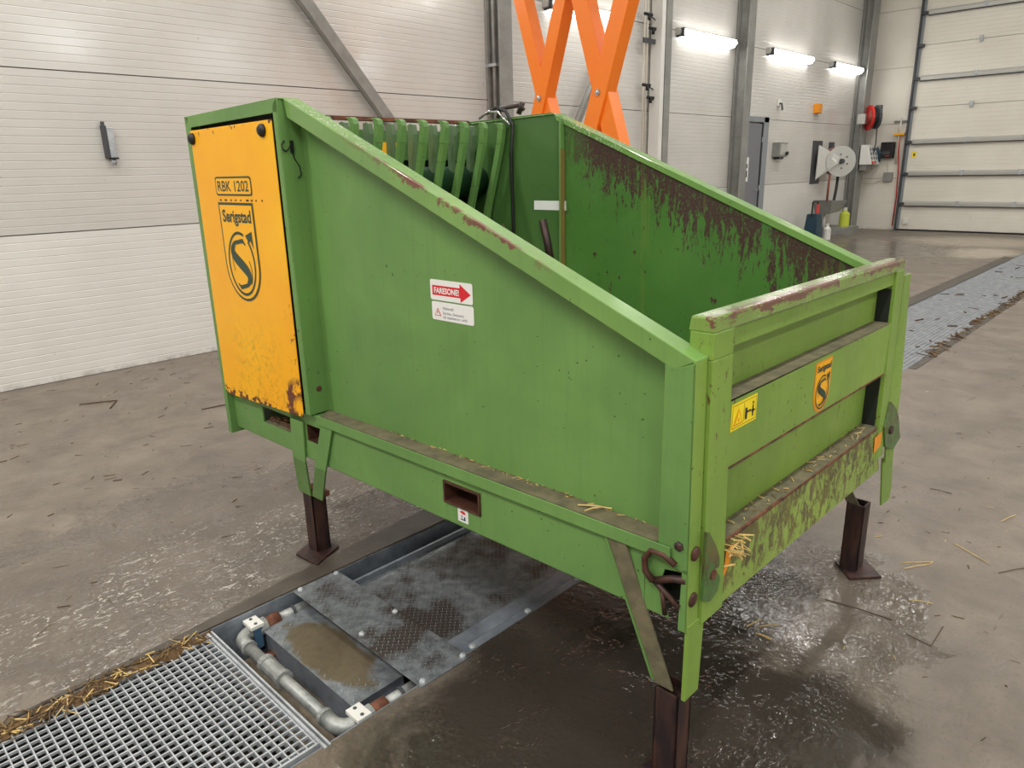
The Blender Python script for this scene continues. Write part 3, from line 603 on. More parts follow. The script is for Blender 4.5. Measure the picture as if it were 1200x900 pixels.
# main cover plate
t = empty('cover_plate', (-1.82, 1.16, 0), 'wide tread plate across the drain, brown with mud', 'plate'); cx, cy = -1.82, 1.16
MB().prism([(-2.182-cx, 1.062-cy, 0), (-1.440-cx, 1.057-cy, 0), (-1.436-cx, 1.250-cy, 0), (-2.180-cx, 1.250-cy, 0)], (0, 0, .004)).build('plate', 'tread', t, .001)
mb = MB(); lozenges(mb, -.36, .38, -.098, .09, .0041); mb.build('tread_bars', 'lozenge', t, kind='stuff')
for x, y_ in ((-2.165, 1.085), (-2.165, 1.235), (-1.455, 1.075), (-1.455, 1.235), (-1.80, 1.235), (-1.78, 1.085)): bolt(t, x-cx, y_-cy, .004)
# recessed plate under the machine
t = empty('recessed_plate', (-1.82, 1.8, 0), 'large sunken tread plate under the machine, rusty brown', 'plate'); cx, cy = -1.82, 1.8
MB().box(-2.09-cx, -1.575-cx, 1.252-cy, 2.35-cy, -.034, -.03).build('plate', 'tread', t, .001)
mb = MB(); lozenges(mb, -.27, .24, 1.26-cy, 2.3-cy, -.0298); mb.build('tread_bars', 'lozenge', t, kind='stuff')
MB().box(-2.10-cx, -2.088-cx, 1.252-cy, 2.35-cy, -.06, -.012).build('edge_angle', 'galv_dark', t); MB().box(-1.578-cx, -1.515-cx, 1.252-cy, 2.35-cy, -.06, -.026).build('folded_edge', 'galv_dark', t, .003)
t = empty('side_rail', (-1.478, 1.8, 0), 'bolted steel rail along the right edge of the sunken plate', 'rail')
MB().box(-.024, .018, 1.252-1.8, .6, -.05, -.012).build('rail', 'galv_dark', t, .003)
for y_ in (1.30, 1.56, 1.83, 2.1): bolt(t, -.002, y_-1.8, -.012, .013)
# pump box
t = empty('pump_box', (-1.85, 1.0, 0), 'low galvanised box in the open drain pit, lid covered in mud', 'box'); cx, cy = -1.85, 1.0
MB().box(-2.12-cx, -1.585-cx, .915-cy, 1.10-cy, -.20, -.052).build('body', 'galv_dark', t, .002)
MB().box(-2.128-cx, -1.575-cx, .905-cy, 1.118-cy, -.052, -.047).build('lid', 'tread_dirty', t, .001)
mb = MB(); lozenges(mb, -.27, .27, -.088, .06, -.0469, .032, lambda x, y_: (x/.20)**2+(y_/.085)**2 > .8+.4*random.random()); mb.build('tread_bars', 'lozenge', t, kind='stuff')
MB().box(-2.15-cx, -1.50-cx, .78-cy, .915-cy, -.22, -.15).build('pit_ledge', 'sludge', t)
for x in (-2.08, -1.60): MB().box(x-.02-cx, x+.02-cx, .86-cy, .92-cy, -.20, -.12).build('foot', 'rust', t)
# pipework
pp = empty('drain_pipework', (-1.83, .83, -.05), 'grey pipe with two elbows and blue clamps in the open drain pit', 'pipe')
def arc(c, r_, a0, a1, n=6): return [(c[0]+r_*math.cos(math.radians(a0+(a1-a0)*k/n)), c[1]+r_*math.sin(math.radians(a0+(a1-a0)*k/n)), 0) for k in range(n+1)]
MB().tube([(-.272, 0, 0), (.272, 0, 0)], .019, 14).build('straight_pipe', 'pipe', pp, smooth=True)
MB().tube([(-.235, 0, 0)]+arc((-.265, .048), .048, 270, 180), .0235, 14).build('elbow', 'pipe', pp, smooth=True)
MB().tube([(.235, 0, 0)]+arc((.268, .048), .048, 270, 360), .0235, 14).build('elbow', 'pipe', pp, smooth=True)
for x0, x1, r_ in ((-.125, -.105, .030), (-.105, -.02, .0265), (-.02, -.002, .030), (-.24, -.228, .026), (.222, .236, .026)): MB().tube([(x0, 0, 0), (x1, 0, 0)], r_, 8 if r_ > .032 else 14).build('coupling', 'pipe', pp, smooth=False)
for sx_, x in ((-1, -.313), (1, .316)):
    MB().box(x-.028, x+.028, .045, .075, -.06, .020).build('blue_clamp', 'blue', pp, .002); MB().box(x-.032, x+.032, .035, .082, .020, .034).build('clamp_lid', 'paintedwhite', pp, .002)
    for e in (-.018, .018): MB().dome((x+e, .058, .034), (0, 0, 1), .006, .004, n=8).build('screw', 'darkgrey', pp)
    MB().tube([(x, .07, 0), (x, .10, 0)], .030, 10).build('union_nut', 'pipe', pp); MB().tube([(x, .10, 0), (x, .15, 0)], .026, 14).build('rusty_socket', 'rust', pp, smooth=True)
    MB().tube([(x, .15, 0), (x, .26, 0)], .019, 12).build('branch_pipe', 'pipe', pp, smooth=True); MB().tube([(x, .20, 0), (x, .21, 0)], .024, 12).build('pipe_ring', 'darkgrey', pp)
# ================================================================== THE MACHINE
KS = .0218
def SH(v): return (v[0], v[1]+KS*v[0], v[2])
mc = empty('silage_feeder', (-.70, 1.235, 0), 'green steel silage feeder box with a yellow cover, standing on four legs over the drain', 'machine')
def mm(name, mb, mats, bevel=.0015, parent=None, **k):
    mb.T = SH; return mb.build(name, mats, parent if parent is not None else mc, bevel, **k)
def zt(x): return 1.078+(1.675-1.078)*x/(-1.433)               # height of the sloping rim
# near side
mm('side_panel', MB().prism([(-1.44, .055, .65), (-.06, .055, .63), (-.06, .055, zt(-.06)-.02), (-1.44, .055, 1.655)], (0, .004, 0)), 'green')
mm('side_panel', MB().prism([(-1.39, 1.27, .62), (-.0, 1.27, .62), (-.0, 1.27, zt(0)-.02), (-1.39, 1.27, zt(-1.39)-.01)], (0, .004, 0)), 'green_inner', label='scraped and stained inner side panel')
mm('side_panel', MB().prism([(-2.05, 1.268, .62), (-1.39, 1.268, .62), (-1.39, 1.268, 1.66), (-1.45, 1.268, 1.68), (-2.05, 1.268, 1.67)], (0, .004, 0)), 'green_dark')
mm('side_panel', MB().prism([(-2.05, .06, .62), (-1.44, .06, .62), (-1.44, .06, 1.66), (-2.05, .06, 1.65)], (0, .004, 0)), 'green_dark')
for y0, y1, e in ((0, .056, -1), (1.262, 1.325, 1)):           # sloped caps of both sides
    o0 = y0 if e < 0 else y1-.004; i0 = y1-.004 if e < 0 else y0
    mb = MB(); mb.hexa([(-1.433, y0, 1.671), (0, y0, 1.074), (0, y1, 1.074), (-1.433, y1, 1.671), (-1.433, y0, 1.675), (0, y0, 1.078), (0, y1, 1.078), (-1.433, y1, 1.675)])
    mb.prism([(-1.433, o0, 1.674), (0, o0, 1.077), (-.048 if e < 0 else 0, o0, 1.052 if e < 0 else 1.03), (-1.42, o0, 1.618)], (0, .004, 0))
    mb.prism([(-1.433, i0, 1.674), (0, i0, 1.077), (0, i0, 1.052), (-1.42, i0, 1.645)], (0, .004, 0))
    mm('sloped_cap', mb, 'green_cap', .002)
    ys, ye = (-.02, .056) if e < 0 else (1.262, 1.345)
    mm('level_cap', MB().hexa([(-2.086, ys, 1.656), (-1.433, ys, 1.671), (-1.433, ye, 1.671), (-2.086, ye, 1.656), (-2.086, ys, 1.660), (-1.433, ys, 1.676), (-1.433, ye, 1.676), (-2.086, ye, 1.660)]), 'green_cap', .002)
# pale flecks on the cap tops belong to the cap material
# cover box on the near side
bx = MB(); bx.prism([(-2.086, -.02, 1.660), (-1.433, -.02, 1.676), (-1.436, -.02, 1.634), (-2.05, -.02, 1.621)], (0, .004, 0)); bx.box(-2.086, -2.058, -.02, .05, .443, 1.658)
bx.prism([(-1.466, -.02, .652), (-1.440, -.02, .655), (-1.436, -.02, 1.674), (-1.466, -.02, 1.66)], (0, .004, 0)); bx.box(-1.444, -1.437, -.02, .056, .655, 1.672)
bx.prism([(-2.086, -.0195, .445), (-2.068, -.0195, .44), (-2.045, -.0195, 1.62), (-2.086, -.0195, 1.658)], (0, .004, 0)); mm('cover_frame', bx, 'green')
mm('cover_gap_shade', MB().box(-2.055, -1.445, .02, .024, .64, 1.655), 'shade_void')  # dark sheet standing in for shade in the gap round the cover
cv = mm('yellow_cover', MB().prism([(-2.046, -.024, 1.610), (-1.473, -.024, 1.616), (-1.478, -.024, .648), (-1.484, -.024, .640), (-2.030, -.024, .618), (-2.056, -.024, .64)], (0, .004, 0)), 'yellow', .002, label='yellow cover plate with rust at its lower corner')
for x, z in ((-2.030, 1.582), (-1.531, 1.586)): mm('rubber_latch', MB().dome((x, -.024, z), (0, -1, 0), .021, .016), 'black', 0, cv, smooth=True)
mm('frame_bolt', MB().dome((-1.438, .023, .742), (1, 0, 0), .011, .007, n=8), 'rust', 0)
mb = MB(); mb.tube([(-1.436, -.008, 1.552), (-1.430, -.022, 1.54), (-1.430, -.02, 1.525), (-1.436, -.004, 1.52), (-1.434, .012, 1.54), (-1.436, .02, 1.50), (-1.436, .036, 1.475), (-1.434, .038, 1.45), (-1.434, .026, 1.44)], .0022, 6)
mb.box(-1.437, -1.431, .010, .020, 1.515, 1.552); mm('wire_clip', mb, 'black', 0)
# lettering on the cover
s = Sticker((0, -.0245, 0), (1, 0, 0), (0, 0, 1), SH)
p = s.rect(-1.900, 1.385, -1.643, 1.449, 'ink', 1, .012); s.rect(-1.894, 1.391, -1.649, 1.443, 'logoyellow', 2, .010); s.text('RBK 1202', -1.882, 1.399, -1.662, 1.435, 'ink', 3, .012); s.build('model_plate', cv)
def logo(s, x0, x1, z1, z0, fg, bg, out):
    W_ = x1-x0; cx = (x0+x1)/2; h = z1-z0; R_ = W_/2
    def shield(e, m, l):
        p = [(x0+e, z1-e), (x0+e, z0+R_*1.05)]+[(cx-(R_-e)*math.cos(math.pi*k/14), z0+R_*1.05-(R_*1.05-e)*math.sin(math.pi*k/14)) for k in range(1, 14)]+[(x1-e, z0+R_*1.05), (x1-e, z1-e)]
        s.poly(p, m, l)
    if out: shield(0, out, 1); shield(W_*.05, bg, 2)
    else: shield(0, fg, 2); shield(W_*.035, bg, 3)
    s.text('Serigstad', x0+W_*.10, z1-h*.235, x1-W_*.08, z1-h*.07, fg, 4, .03)
    cz = z0+h*.385; ra, rb = W_*.37, h*.315
    ring = [(cx+ra*math.cos(a), cz+rb*math.sin(a)) for a in [math.radians(58+302*k/36) for k in range(37)]][::-1]
    ring2 = [(cx+ra*math.cos(a), cz+rb*math.sin(a)) for a in [math.radians(48-300*0+ -k*340/40) for k in range(41)]]
    s.strip(ring2, W_*.04, fg, 4)
    ax, az = cx+ra*.80, cz+rb*.80
    s.poly([(ax-W_*.02, az-W_*.05), (ax-W_*.10, az+W_*.06), (ax+W_*.09, az+W_*.12), (ax+W_*.10, az-W_*.12), (ax+W_*.03, az-W_*.01)], fg, 4)
    sp = []; wd = []
    for k in range(25):
        q = k/24; a = q*2*math.pi
        sp.append((cx-W_*.02+W_*.16*math.sin(a+math.pi*.0)*(-1)*(1 if True else 1)+W_*(.16*(q-.5)), cz+rb*.74-rb*1.48*q)); wd.append(W_*(.03+.13*math.sin(math.pi*q)**.8))
    tip = [(cx+W_*.17, cz+rb*.62), (cx+W_*.10, cz+rb*.76)]; tip2 = [(cx-W_*.10, cz-rb*.78), (cx-W_*.18, cz-rb*.66)]
    s.strip(tip+sp[1:-1]+tip2, [W_*.02, W_*.06]+wd[1:-1]+[W_*.06, W_*.02], fg, 5)
    s.strip([(cx-W_*.22-W_*.04*math.sin(math.pi*k/8), cz+rb*(.5-.75*k/8)) for k in range(9)], W_*.015, fg, 5)
    s.strip([(cx+W_*.22+W_*.05*math.sin(math.pi*k/8), cz-rb*(.62-.75*k/8)) for k in range(9)], W_*.015, fg, 5)
s = Sticker((0, -.0245, 0), (1, 0, 0), (0, 0, 1), SH); logo(s, -1.897, -1.650, 1.362, 1.018, 'ink', 'logoyellow', None); s.build('maker_emblem', cv)
mb = MB()
for k in range(9):
    x = -1.875+k*.036+random.uniform(-.006, .006); mb.box(x, x+random.uniform(.006, .016), -.0252, -.0243, 1.367, 1.373)
mm('rust_specks', mb, 'rust', 0, cv, kind='stuff')
# lower beam
def frame_poly(mb, x0, x1, z0, z1, hx0, hx1, hz0, hz1, y0, y1):
    mb.box(x0, hx0, y0, y1, z0, z1); mb.box(hx1, x1, y0, y1, z0, z1); mb.box(hx0, hx1, y0, y1, z0, hz0); mb.box(hx0, hx1, y0, y1, hz1, z1)
mb = MB(); mb.box(-1.36, -.782, .006, .012, .468, .64); mb.box(-.64, -.105, .006, .012, .468, .64); mb.box(-.782, -.64, .006, .012, .468, .531); mb.box(-.782, -.64, .006, .012, .592, .64)
mb.box(-2.06, -1.36, .006, .012, .468, .535); mb.box(-2.06, -1.83, .006, .012, .535, .64); mb.box(-1.62, -1.52, .006, .012, .535, .64); mb.box(-1.40, -1.36, .006, .012, .535, .64); mb.box(-1.83, -1.36, .006, .012, .60, .64)
mb.box(-2.06, -.105, .012, .09, .462, .468); mm('side_beam', mb, 'green', .0012)
mm('side_beam', MB().box(-2.06, -.02, 1.31, 1.318, .468, .64), 'green_dark')
mm('beam_back', MB().box(-2.05, -.12, .10, .104, .468, .64), 'green_dark', 0)
mm('mud_shelf', MB().box(-1.83, -1.62, .012, .10, .53, .538), 'mud', 0)
mb = MB()
for k in range(70):
    x = random.uniform(-1.81, -1.65); y_ = random.uniform(.012, .07); a = random.uniform(0, 3.1); L = random.uniform(.01, .03); z = random.uniform(.539, .56)
    mb.tube([(x-L*math.cos(a), y_-L*.3*math.sin(a), z), (x+L*math.cos(a), y_+L*.3*math.sin(a), z+random.uniform(-.01, .01))], .0014, 4, random.choice((0, 1, 1)))
mm('straw_nest', mb, ['straw_dark', 'rust'], 0, kind='stuff')
mb = MB(); frame_poly(mb, -.786, -.636, .527, .596, -.779, -.643, .534, .589, .000, 1.20); mm('fork_pocket', mb, 'rust_dark', .001)
mb = MB(); frame_poly(mb, -1.525, -1.395, .530, .604, -1.518, -1.402, .537, .597, .010, 1.20); mm('fork_pocket', mb, 'rust_dark', .001)
# ledge with mud film
mb = MB(); mb.box(-1.442, -.068, -.006, .056, .645, .650); mb.box(-1.425, -.035, -.008, -.004, .622, .655)
mm('ledge', mb, 'green', .001)
mm('ledge_mud', MB().hexa([(-1.41, .001, .650), (-.072, .001, .650), (-.072, .055, .650), (-1.435, .055, .650), (-1.41, .001, .6545), (-.072, .001, .6545), (-.072, .055, .657), (-1.435, .055, .657)]), 'mud', 0)
# near front post + lean, leg bar
def post(y0, y1, outer, name='corner_post'):
    mb = MB(); X = lambda z: .0+(1.078-z)*.018
    def wall(a, b): mb.hexa([(a[0]+X(.455), a[1], .455), (b[0]+X(.455), b[1], .455), (b[0]+X(.455), b[3], .455), (a[0]+X(.455), a[3], .455), (a[0], a[1], 1.076), (b[0], b[1], 1.076), (b[0], b[3], 1.076), (a[0], a[3], 1.076)])
    wall((-.006, y0, 0, y1), (0, y0, 0, y1))
    ys = (y0, y0+.004) if outer < 0 else (y1-.004, y1)
    sb = MB() if outer < 0 else None
    if outer < 0: sb.prism([(-.07, y0, .618), (-.0, y0, .60), (.008, y0, .60), (0, y0, 1.074), (-.044, y0, 1.056), (-.07, y0, 1.062)], (0, .004, 0)); sb.prism([(-.012, y0, .455), (.011, y0, .455), (.008, y0, .61), (-.008, y0, .61)], (0, .004, 0))
    else: wall((-.07, ys[0], 0, ys[1]), (0, ys[0], 0, ys[1]))
    mb.hexa([(-.070, y0 if outer < 0 else y1-.06, .62), (-.066, y0 if outer < 0 else y1-.06, .62), (-.066, y0+.06 if outer < 0 else y1, .62), (-.07, y0+.06 if outer < 0 else y1, .62), (-.07, y0 if outer < 0 else y1-.06, 1.05), (-.066, y0 if outer < 0 else y1-.06, 1.05), (-.066, y0+.06 if outer < 0 else y1, 1.05), (-.07, y0+.06 if outer < 0 else y1, 1.05)])
    if sb: mm('post_side', sb, 'green', .001)
    return mm(name, mb, 'green_front_lit', .0015)
post(0.0, .046, -1); 
mb = MB(); mb.prism([(.004, 1.262, 1.10), (.004, 1.325, 1.10), (.012, 1.36, .68), (.014, 1.37, .45), (.012, 1.30, .45), (.008, 1.262, .62)], (-.006, 0, 0)); mm('corner_post', mb, 'green_front_lit')
mm('post_hole_bolt', MB().dome((-.018, -.0, .662), (0, -1, 0), .012, .007, n=6), 'leg', 0)
for y_, z, rr in ((.022, .645, .017), (.02, .532, .018)): mm('rusty_boss', MB().dome((.009, y_, z), (1, 0, 0), rr, .007), 'rust_dark', 0, smooth=True)
# hooks of the tailgate hinge
mm('hinge_plate', MB().prism([(.014, .046, .69), (.014, .058, .685), (.014, .090, .642), (.014, .112, .60), (.014, .112, .578), (.014, .094, .580), (.014, .088, .562), (.014, .112, .560), (.014, .120, .545), (.014, .112, .515), (.014, .08, .503), (.014, .046, .52)], (.008, 0, 0)), 'green_hinge', .001)
mm('hinge_pin', MB().tube([(.0, .082, .572), (.026, .082, .572)], .012, 10), 'rust', 0)
mm('hinge_plate', MB().prism([(.014, 1.20, .61), (.014, 1.236, .69), (.014, 1.30, .65), (.014, 1.345, .606), (.014, 1.372, .55), (.014, 1.396, .52), (.014, 1.329, .495), (.014, 1.236, .53)], (.008, 0, 0)), 'green_hinge', .001)
mm('hinge_pin', MB().tube([(.0, 1.26, .585), (.03, 1.26, .585)], .014, 10), 'leg', 0)
# latch arc and linkage at the end of the near beam
mb = MB(); mb.tube([(-.022, -.004, .616), (-.05, -.006, .632), (-.082, -.006, .632), (-.099, -.006, .605), (-.096, -.006, .575), (-.075, -.006, .556)], .0075, 10); mm('rusty_handle', mb, 'rust_dark', 0, smooth=True)
mb = MB(); mb.tube([(-.10, .004, .565), (-.06, .0, .545), (-.01, .0, .512)], .007, 6); mb.tube([(-.075, .0, .556), (-.03, .0, .578), (.0, .006, .582)], .009, 6); mb.tube([(-.055, .0, .545), (-.045, .0, .48)], .006, 6); mm('latch_rod', mb, 'leg', 0, smooth=True)
mm('beam_end_shade', MB().box(-.105, -.01, .085, .09, .47, .62), 'shade_void', 0); mm('beam_end_plate', MB().prism([(-.105, .008, .468), (-.105, .008, .64), (-.0, .008, .64), (-.0, .008, .598), (-.055, .008, .588), (-.066, .008, .545), (-.05, .008, .50), (-.04, .008, .468)], (0, .004, 0)), 'green', .001)  # dark sheet behind the end plate stands in for shade in the opening
# tailgate
tg = mm('tailgate', MB().box(-.046, -.040, .10, 1.19, .60, 1.12), 'green_front_lit', .001, label='front tailgate with stepped pressed ledges')
YL, YR = .049, 1.235; xs = .010
mm('top_rail', MB().hexa([(-.05, YL, 1.125), (xs, YL, 1.125), (xs, YR, 1.123), (-.05, YR, 1.123), (-.045, YL, 1.158), (xs-.002, YL, 1.160), (xs-.002, YR, 1.158), (-.045, YR, 1.156)]), 'green_rail', .005, tg)
mm('stile', MB().hexa([(-.045, YL, 1.07), (xs, YL, 1.07), (xs, .134, 1.07), (-.045, .134, 1.07), (-.045, YL, 1.126), (xs, YL, 1.126), (xs, .134, 1.126), (-.045, .134, 1.126)]).hexa([(-.012, YL+.003, .455), (xs+.008, YL+.003, .455), (xs+.008, .148, .455), (-.012, .148, .455), (-.012, YL, 1.07), (xs, YL, 1.07), (xs, .134, 1.07), (-.012, .134, 1.07)]), 'green_front_lit', .002, tg)
mm('stile', MB().hexa([(-.045, 1.168, .50), (xs+.006, 1.168, .50), (xs+.006, 1.235, .50), (-.045, 1.225, .50), (-.045, 1.165, 1.124), (xs, 1.165, 1.124), (xs, YR, 1.124), (-.045, YR, 1.124)]), 'green_front_lit', .002, tg)
a0, a1 = .134, 1.165
mm('upper_band', MB().box(-.03, xs-.008, a0, a1, 1.081, 1.124), 'green_front_lit', .002, tg)
mm('upper_recess', MB().box(-.048, -.044, a0, 1.095, .96, 1.085), 'green_front_lit', .001, tg)
mm('shelf', MB().box(-.046, xs, a0+.003, 1.15, .962, .967), 'mud', 0, tg, label='mud covered pressed ledge')
mm('middle_band', MB().hexa([(xs-.004, a0+.004, .805), (xs, a0+.004, .805), (xs, a1-.005, .800), (xs-.004, a1-.005, .800), (xs-.004, a0, .967), (xs, a0, .967), (xs, a1, .962), (xs-.004, a1, .962)]), 'green_front_lit', .001, tg)
mm('band_underside', MB().box(-.046, xs-.002, a0+.004, a1-.01, .800, .805), 'green_front_lit', .001, tg)
mm('rusty_seam', MB().hexa([(xs-.001, a0+.006, .803), (xs+.0015, a0+.006, .803), (xs+.0015, a1-.01, .798), (xs-.001, a1-.01, .798), (xs-.001, a0+.006, .808), (xs+.0015, a0+.006, .808), (xs+.0015, a1-.01, .803), (xs-.001, a1-.01, .803)]), 'rust', 0, tg)
mm('rusty_edge', MB().hexa([(xs-.003, .16, .618), (xs+.0035, .16, .618), (xs+.0035, 1.15, .613), (xs-.003, 1.15, .613), (xs-.003, .16, .6235), (xs+.0035, .16, .6235), (xs+.0035, 1.15, .6185), (xs-.003, 1.15, .6185)]), 'rust', 0, tg)
mm('lower_recess', MB().box(-.048, -.044, a0, 1.095, .62, .80), 'green_front_lit', .001, tg)
mm('shelf', MB().box(-.046, xs, a0+.01, 1.16, .617, .622), 'mud', 0, tg)
mm('end_cavity_shade', MB().box(-.05, -.046, 1.09, 1.17, .60, 1.09), 'shade_void', 0, tg)  # dark sheet painting the shade of the hollow beside the stile
mm('cavity_wall', MB().box(-.046, .0, 1.162, 1.168, .62, 1.07), 'shade_void', 0, tg)
mm('bottom_band', MB().hexa([(-.03, .09, .462), (xs+.004, .09, .462), (xs+.004, 1.225, .450), (-.03, 1.225, .450), (-.03, .146, .620), (xs+.002, .146, .620), (xs+.002, 1.165, .615), (-.03, 1.165, .615)]), 'green_band', .002, tg, label='mud splashed bottom band')
for y_, z in ((.60, 1.02),): mm('panel_hole', MB().dome((-.0445, y_, z), (1, 0, 0), .006, .001, n=8), 'inkblack', 0, tg)
# tailgate stickers
s = Sticker((xs, 0, 0), (0, 1, 0), (0, 0, 1), SH)
s.rect(.142, .890, .262, .953, 'signyellow', 1); 
for u0, v0, u1, v1 in ((.147, .895, .257, .8962), (.147, .947, .257, .948), (.147, .895, .1482, .948), (.256, .895, .257, .948), (.200, .9, .2012, .944)): s.rect(u0, v0, u1, v1, 'inkblack', 2)
s.poly([(.152, .900), (.197, .900), (.175, .938)], 'orangeprint', 2); s.poly([(.158, .9035), (.191, .9035), (.175, .931)], 'signyellow', 3); s.rect(.172, .908, .178, .916, 'orangeprint', 4)
s.rect(.206, .903, .216, .930, 'inkblack', 2); s.rect(.216, .917, .234, .922, 'inkblack', 2); s.rect(.240, .903, .246, .930, 'inkblack', 2); s.rect(.236, .914, .252, .919, 'inkblack', 2); s.rect(.2395, .932, .2465, .938, 'inkblack', 2)
s.build('crush_warning_sticker', tg)
s = Sticker((xs, 0, 0), (0, 1, 0), (0, 0, 1), SH); logo(s, .590, .700, .952, .808, 'ink', 'logoyellow', 'orangeprint'); s.build('maker_sticker', tg)
s = Sticker((xs+.006, 0, 0), (0, 1, 0), (0, 0, 1), SH); s.poly([(.150, .598), (.143, .533), (.162, .548), (.190, .600), (.172, .606)], 'orangeprint', 1); s.build('torn_sticker', tg)
s = Sticker((xs+.005, 0, 0), (0, 1, 0), (0, 0, 1), SH); s.poly([(1.130, .592), (1.143, .532), (1.20, .545), (1.203, .596)], 'orangeprint', 1); s.build('torn_sticker', tg)
# side stickers
s = Sticker((0, .0545, 0), (1, 0, 0), (0, 0, 1), SH)
s.rect(-.857, 1.108, -.688, 1.165, 'white', 1, .006)
s.poly([(-.848, 1.122), (-.735, 1.122), (-.735, 1.110), (-.695, 1.134), (-.737, 1.160), (-.737, 1.149), (-.848, 1.149)], 'red', 2)
s.text('FARESONE!', -.840, 1.127, -.740, 1.144, 'white', 3, .03); s.build('danger_zone_sticker', mc)
s = Sticker((0, .0545, 0), (1, 0, 0), (0, 0, 1), SH)
s.rect(-.854, 1.052, -.686, 1.104, 'white', 1, .006)
s.poly([(-.843, 1.064), (-.816, 1.064), (-.8295, 1.087)], 'red', 2); s.poly([(-.839, 1.066), (-.820, 1.066), (-.8295, 1.083)], 'white', 3); s.rect(-.8305, 1.070, -.8285, 1.079, 'inkblack', 4)
s.text('Advarsel!', -.808, 1.083, -.765, 1.092, 'greytext', 2); s.text('Stå ikke i faresonen', -.808, 1.070, -.725, 1.078, 'greytext', 2); s.text('når maskinen er i drift!', -.808, 1.059, -.712, 1.067, 'greytext', 2); s.build('advisory_sticker', mc)
s = Sticker((0, .0058, 0), (1, 0, 0), (0, 0, 1), SH); s.rect(-.732, .483, -.689, .526, 'white', 1)
s.poly([(-.725, .513), (-.714, .519), (-.704, .518), (-.698, .511), (-.707, .509), (-.717, .511)], 'red', 2); s.rect(-.720, .490, -.700, .494, 'teal', 2); s.rect(-.717, .497, -.713, .506, 'greytext', 2); s.rect(-.706, .494, -.701, .502, 'teal', 2); s.build('lifting_point_sticker', mc)
# legs
def flat_bar(name, a, b, wv, tv, mat, **k):
    a, b, wv, tv = map(Vector, (a, b, wv, tv)); mb = MB(); mb.hexa([tuple(a-wv), tuple(a+wv), tuple(a+wv+tv), tuple(a-wv+tv), tuple(b-wv), tuple(b+wv), tuple(b+wv+tv), tuple(b-wv+tv)]); return mm(name, mb, mat, .001, **k)
def leg(wx, wy, brace_list, plate):
    x, y_ = wx+.70, wy-1.235-KS*(wx+.70); h = .031
    mb = MB(); mb.box(x-h, x+h, y_-h, y_-h+.006, .01, .27); mb.box(x-h, x+h, y_+h-.006, y_+h, .01, .27); mb.box(x-h, x-h+.006, y_-h, y_+h, .01, .27); mb.box(x+h-.006, x+h, y_-h, y_+h, .01, .27); mb.box(x-h+.006, x+h-.006, y_-h+.006, y_+h-.006, .235, .25)
    lg = mm('leg', mb, 'leg', .001)
    mb = MB(); mb.prism([(p[0]+.70, p[1]-1.235-KS*(p[0]+.70), .001) for p in plate], (0, 0, .010)); mm('foot_plate', mb, 'leg', .001, lg)
    return lg
leg(-2.380, 1.298, None, [(-2.405, 1.204), (-2.267, 1.216), (-2.33, 1.353), (-2.468, 1.341)])
leg(-.737, 1.272, None, [(-.80, 1.21), (-.67, 1.21), (-.67, 1.335), (-.80, 1.335)])
leg(-.764, 2.554, None, [(-.735, 2.466), (-.656, 2.553), (-.745, 2.64), (-.82, 2.548)])
leg(-2.380, 2.52, None, [(-2.45, 2.45), (-2.31, 2.45), (-2.31, 2.59), (-2.45, 2.59)])
for (xt, zt_), (xb, zb), hw in (((-1.566, .605), (-1.680, .26), .042), ((-1.368, .632), (-1.592, .265), .034)):
    xm = -1.566-.012 if xt < -1.5 else -1.44; mb = MB()
    mb.hexa([(xm-hw, -.004, .45), (xm+hw, -.004, .45), (xm+hw, .003, .45), (xm-hw, .003, .45), (xt-hw, -.004, zt_), (xt+hw, -.004, zt_), (xt+hw, .003, zt_), (xt-hw, .003, zt_)])
    mb.hexa([(xb-hw, .060, zb), (xb+hw, .060, zb), (xb+hw, .067, zb), (xb-hw, .067, zb), (xm-hw, -.004, .45), (xm+hw, -.004, .45), (xm+hw, .003, .45), (xm-hw, .003, .45)]); mm('leg_brace', mb, 'green', .001)
mm('leg_bracket', MB().box(-1.71, -1.60, .07, .12, .255, .275), 'rust', 0)
flat_bar('leg_brace', (-.182, -.004, .63), (-.052, .018, .27), (.026, .0, 0), (0, .006, 0), 'mud', label='mud stained flat brace')
mb = MB(); mb.prism([(-.209, -.006, .62), (-.204, -.006, .62), (-.076, .012, .28), (-.081, .012, .28)], (0, .03, 0)); mm('brace_edge', mb, 'green', 0)
mb = MB(); mb.hexa([(.002, .006, .27), (.012, .006, .27), (.012, .066, .27), (.002, .066, .27), (.004, .004, .47), (.012, .004, .47), (.012, .074, .47), (.004, .074, .47)]); mm('leg_brace', mb, 'green_front_lit', .001)
mb = MB(); mb.prism([(-.0, 1.305, .46), (-.0, 1.415, .46), (-.0, 1.455, .30), (-.0, 1.45, .255), (-.0, 1.36, .262)], (-.006, 0, 0)); mm('leg_brace', mb, 'green_front_lit', .001)
flat_bar('leg_brace', (-.20, 1.30, .46), (-.075, 1.30, .262), (.022, 0, 0), (0, .006, 0), 'mud')
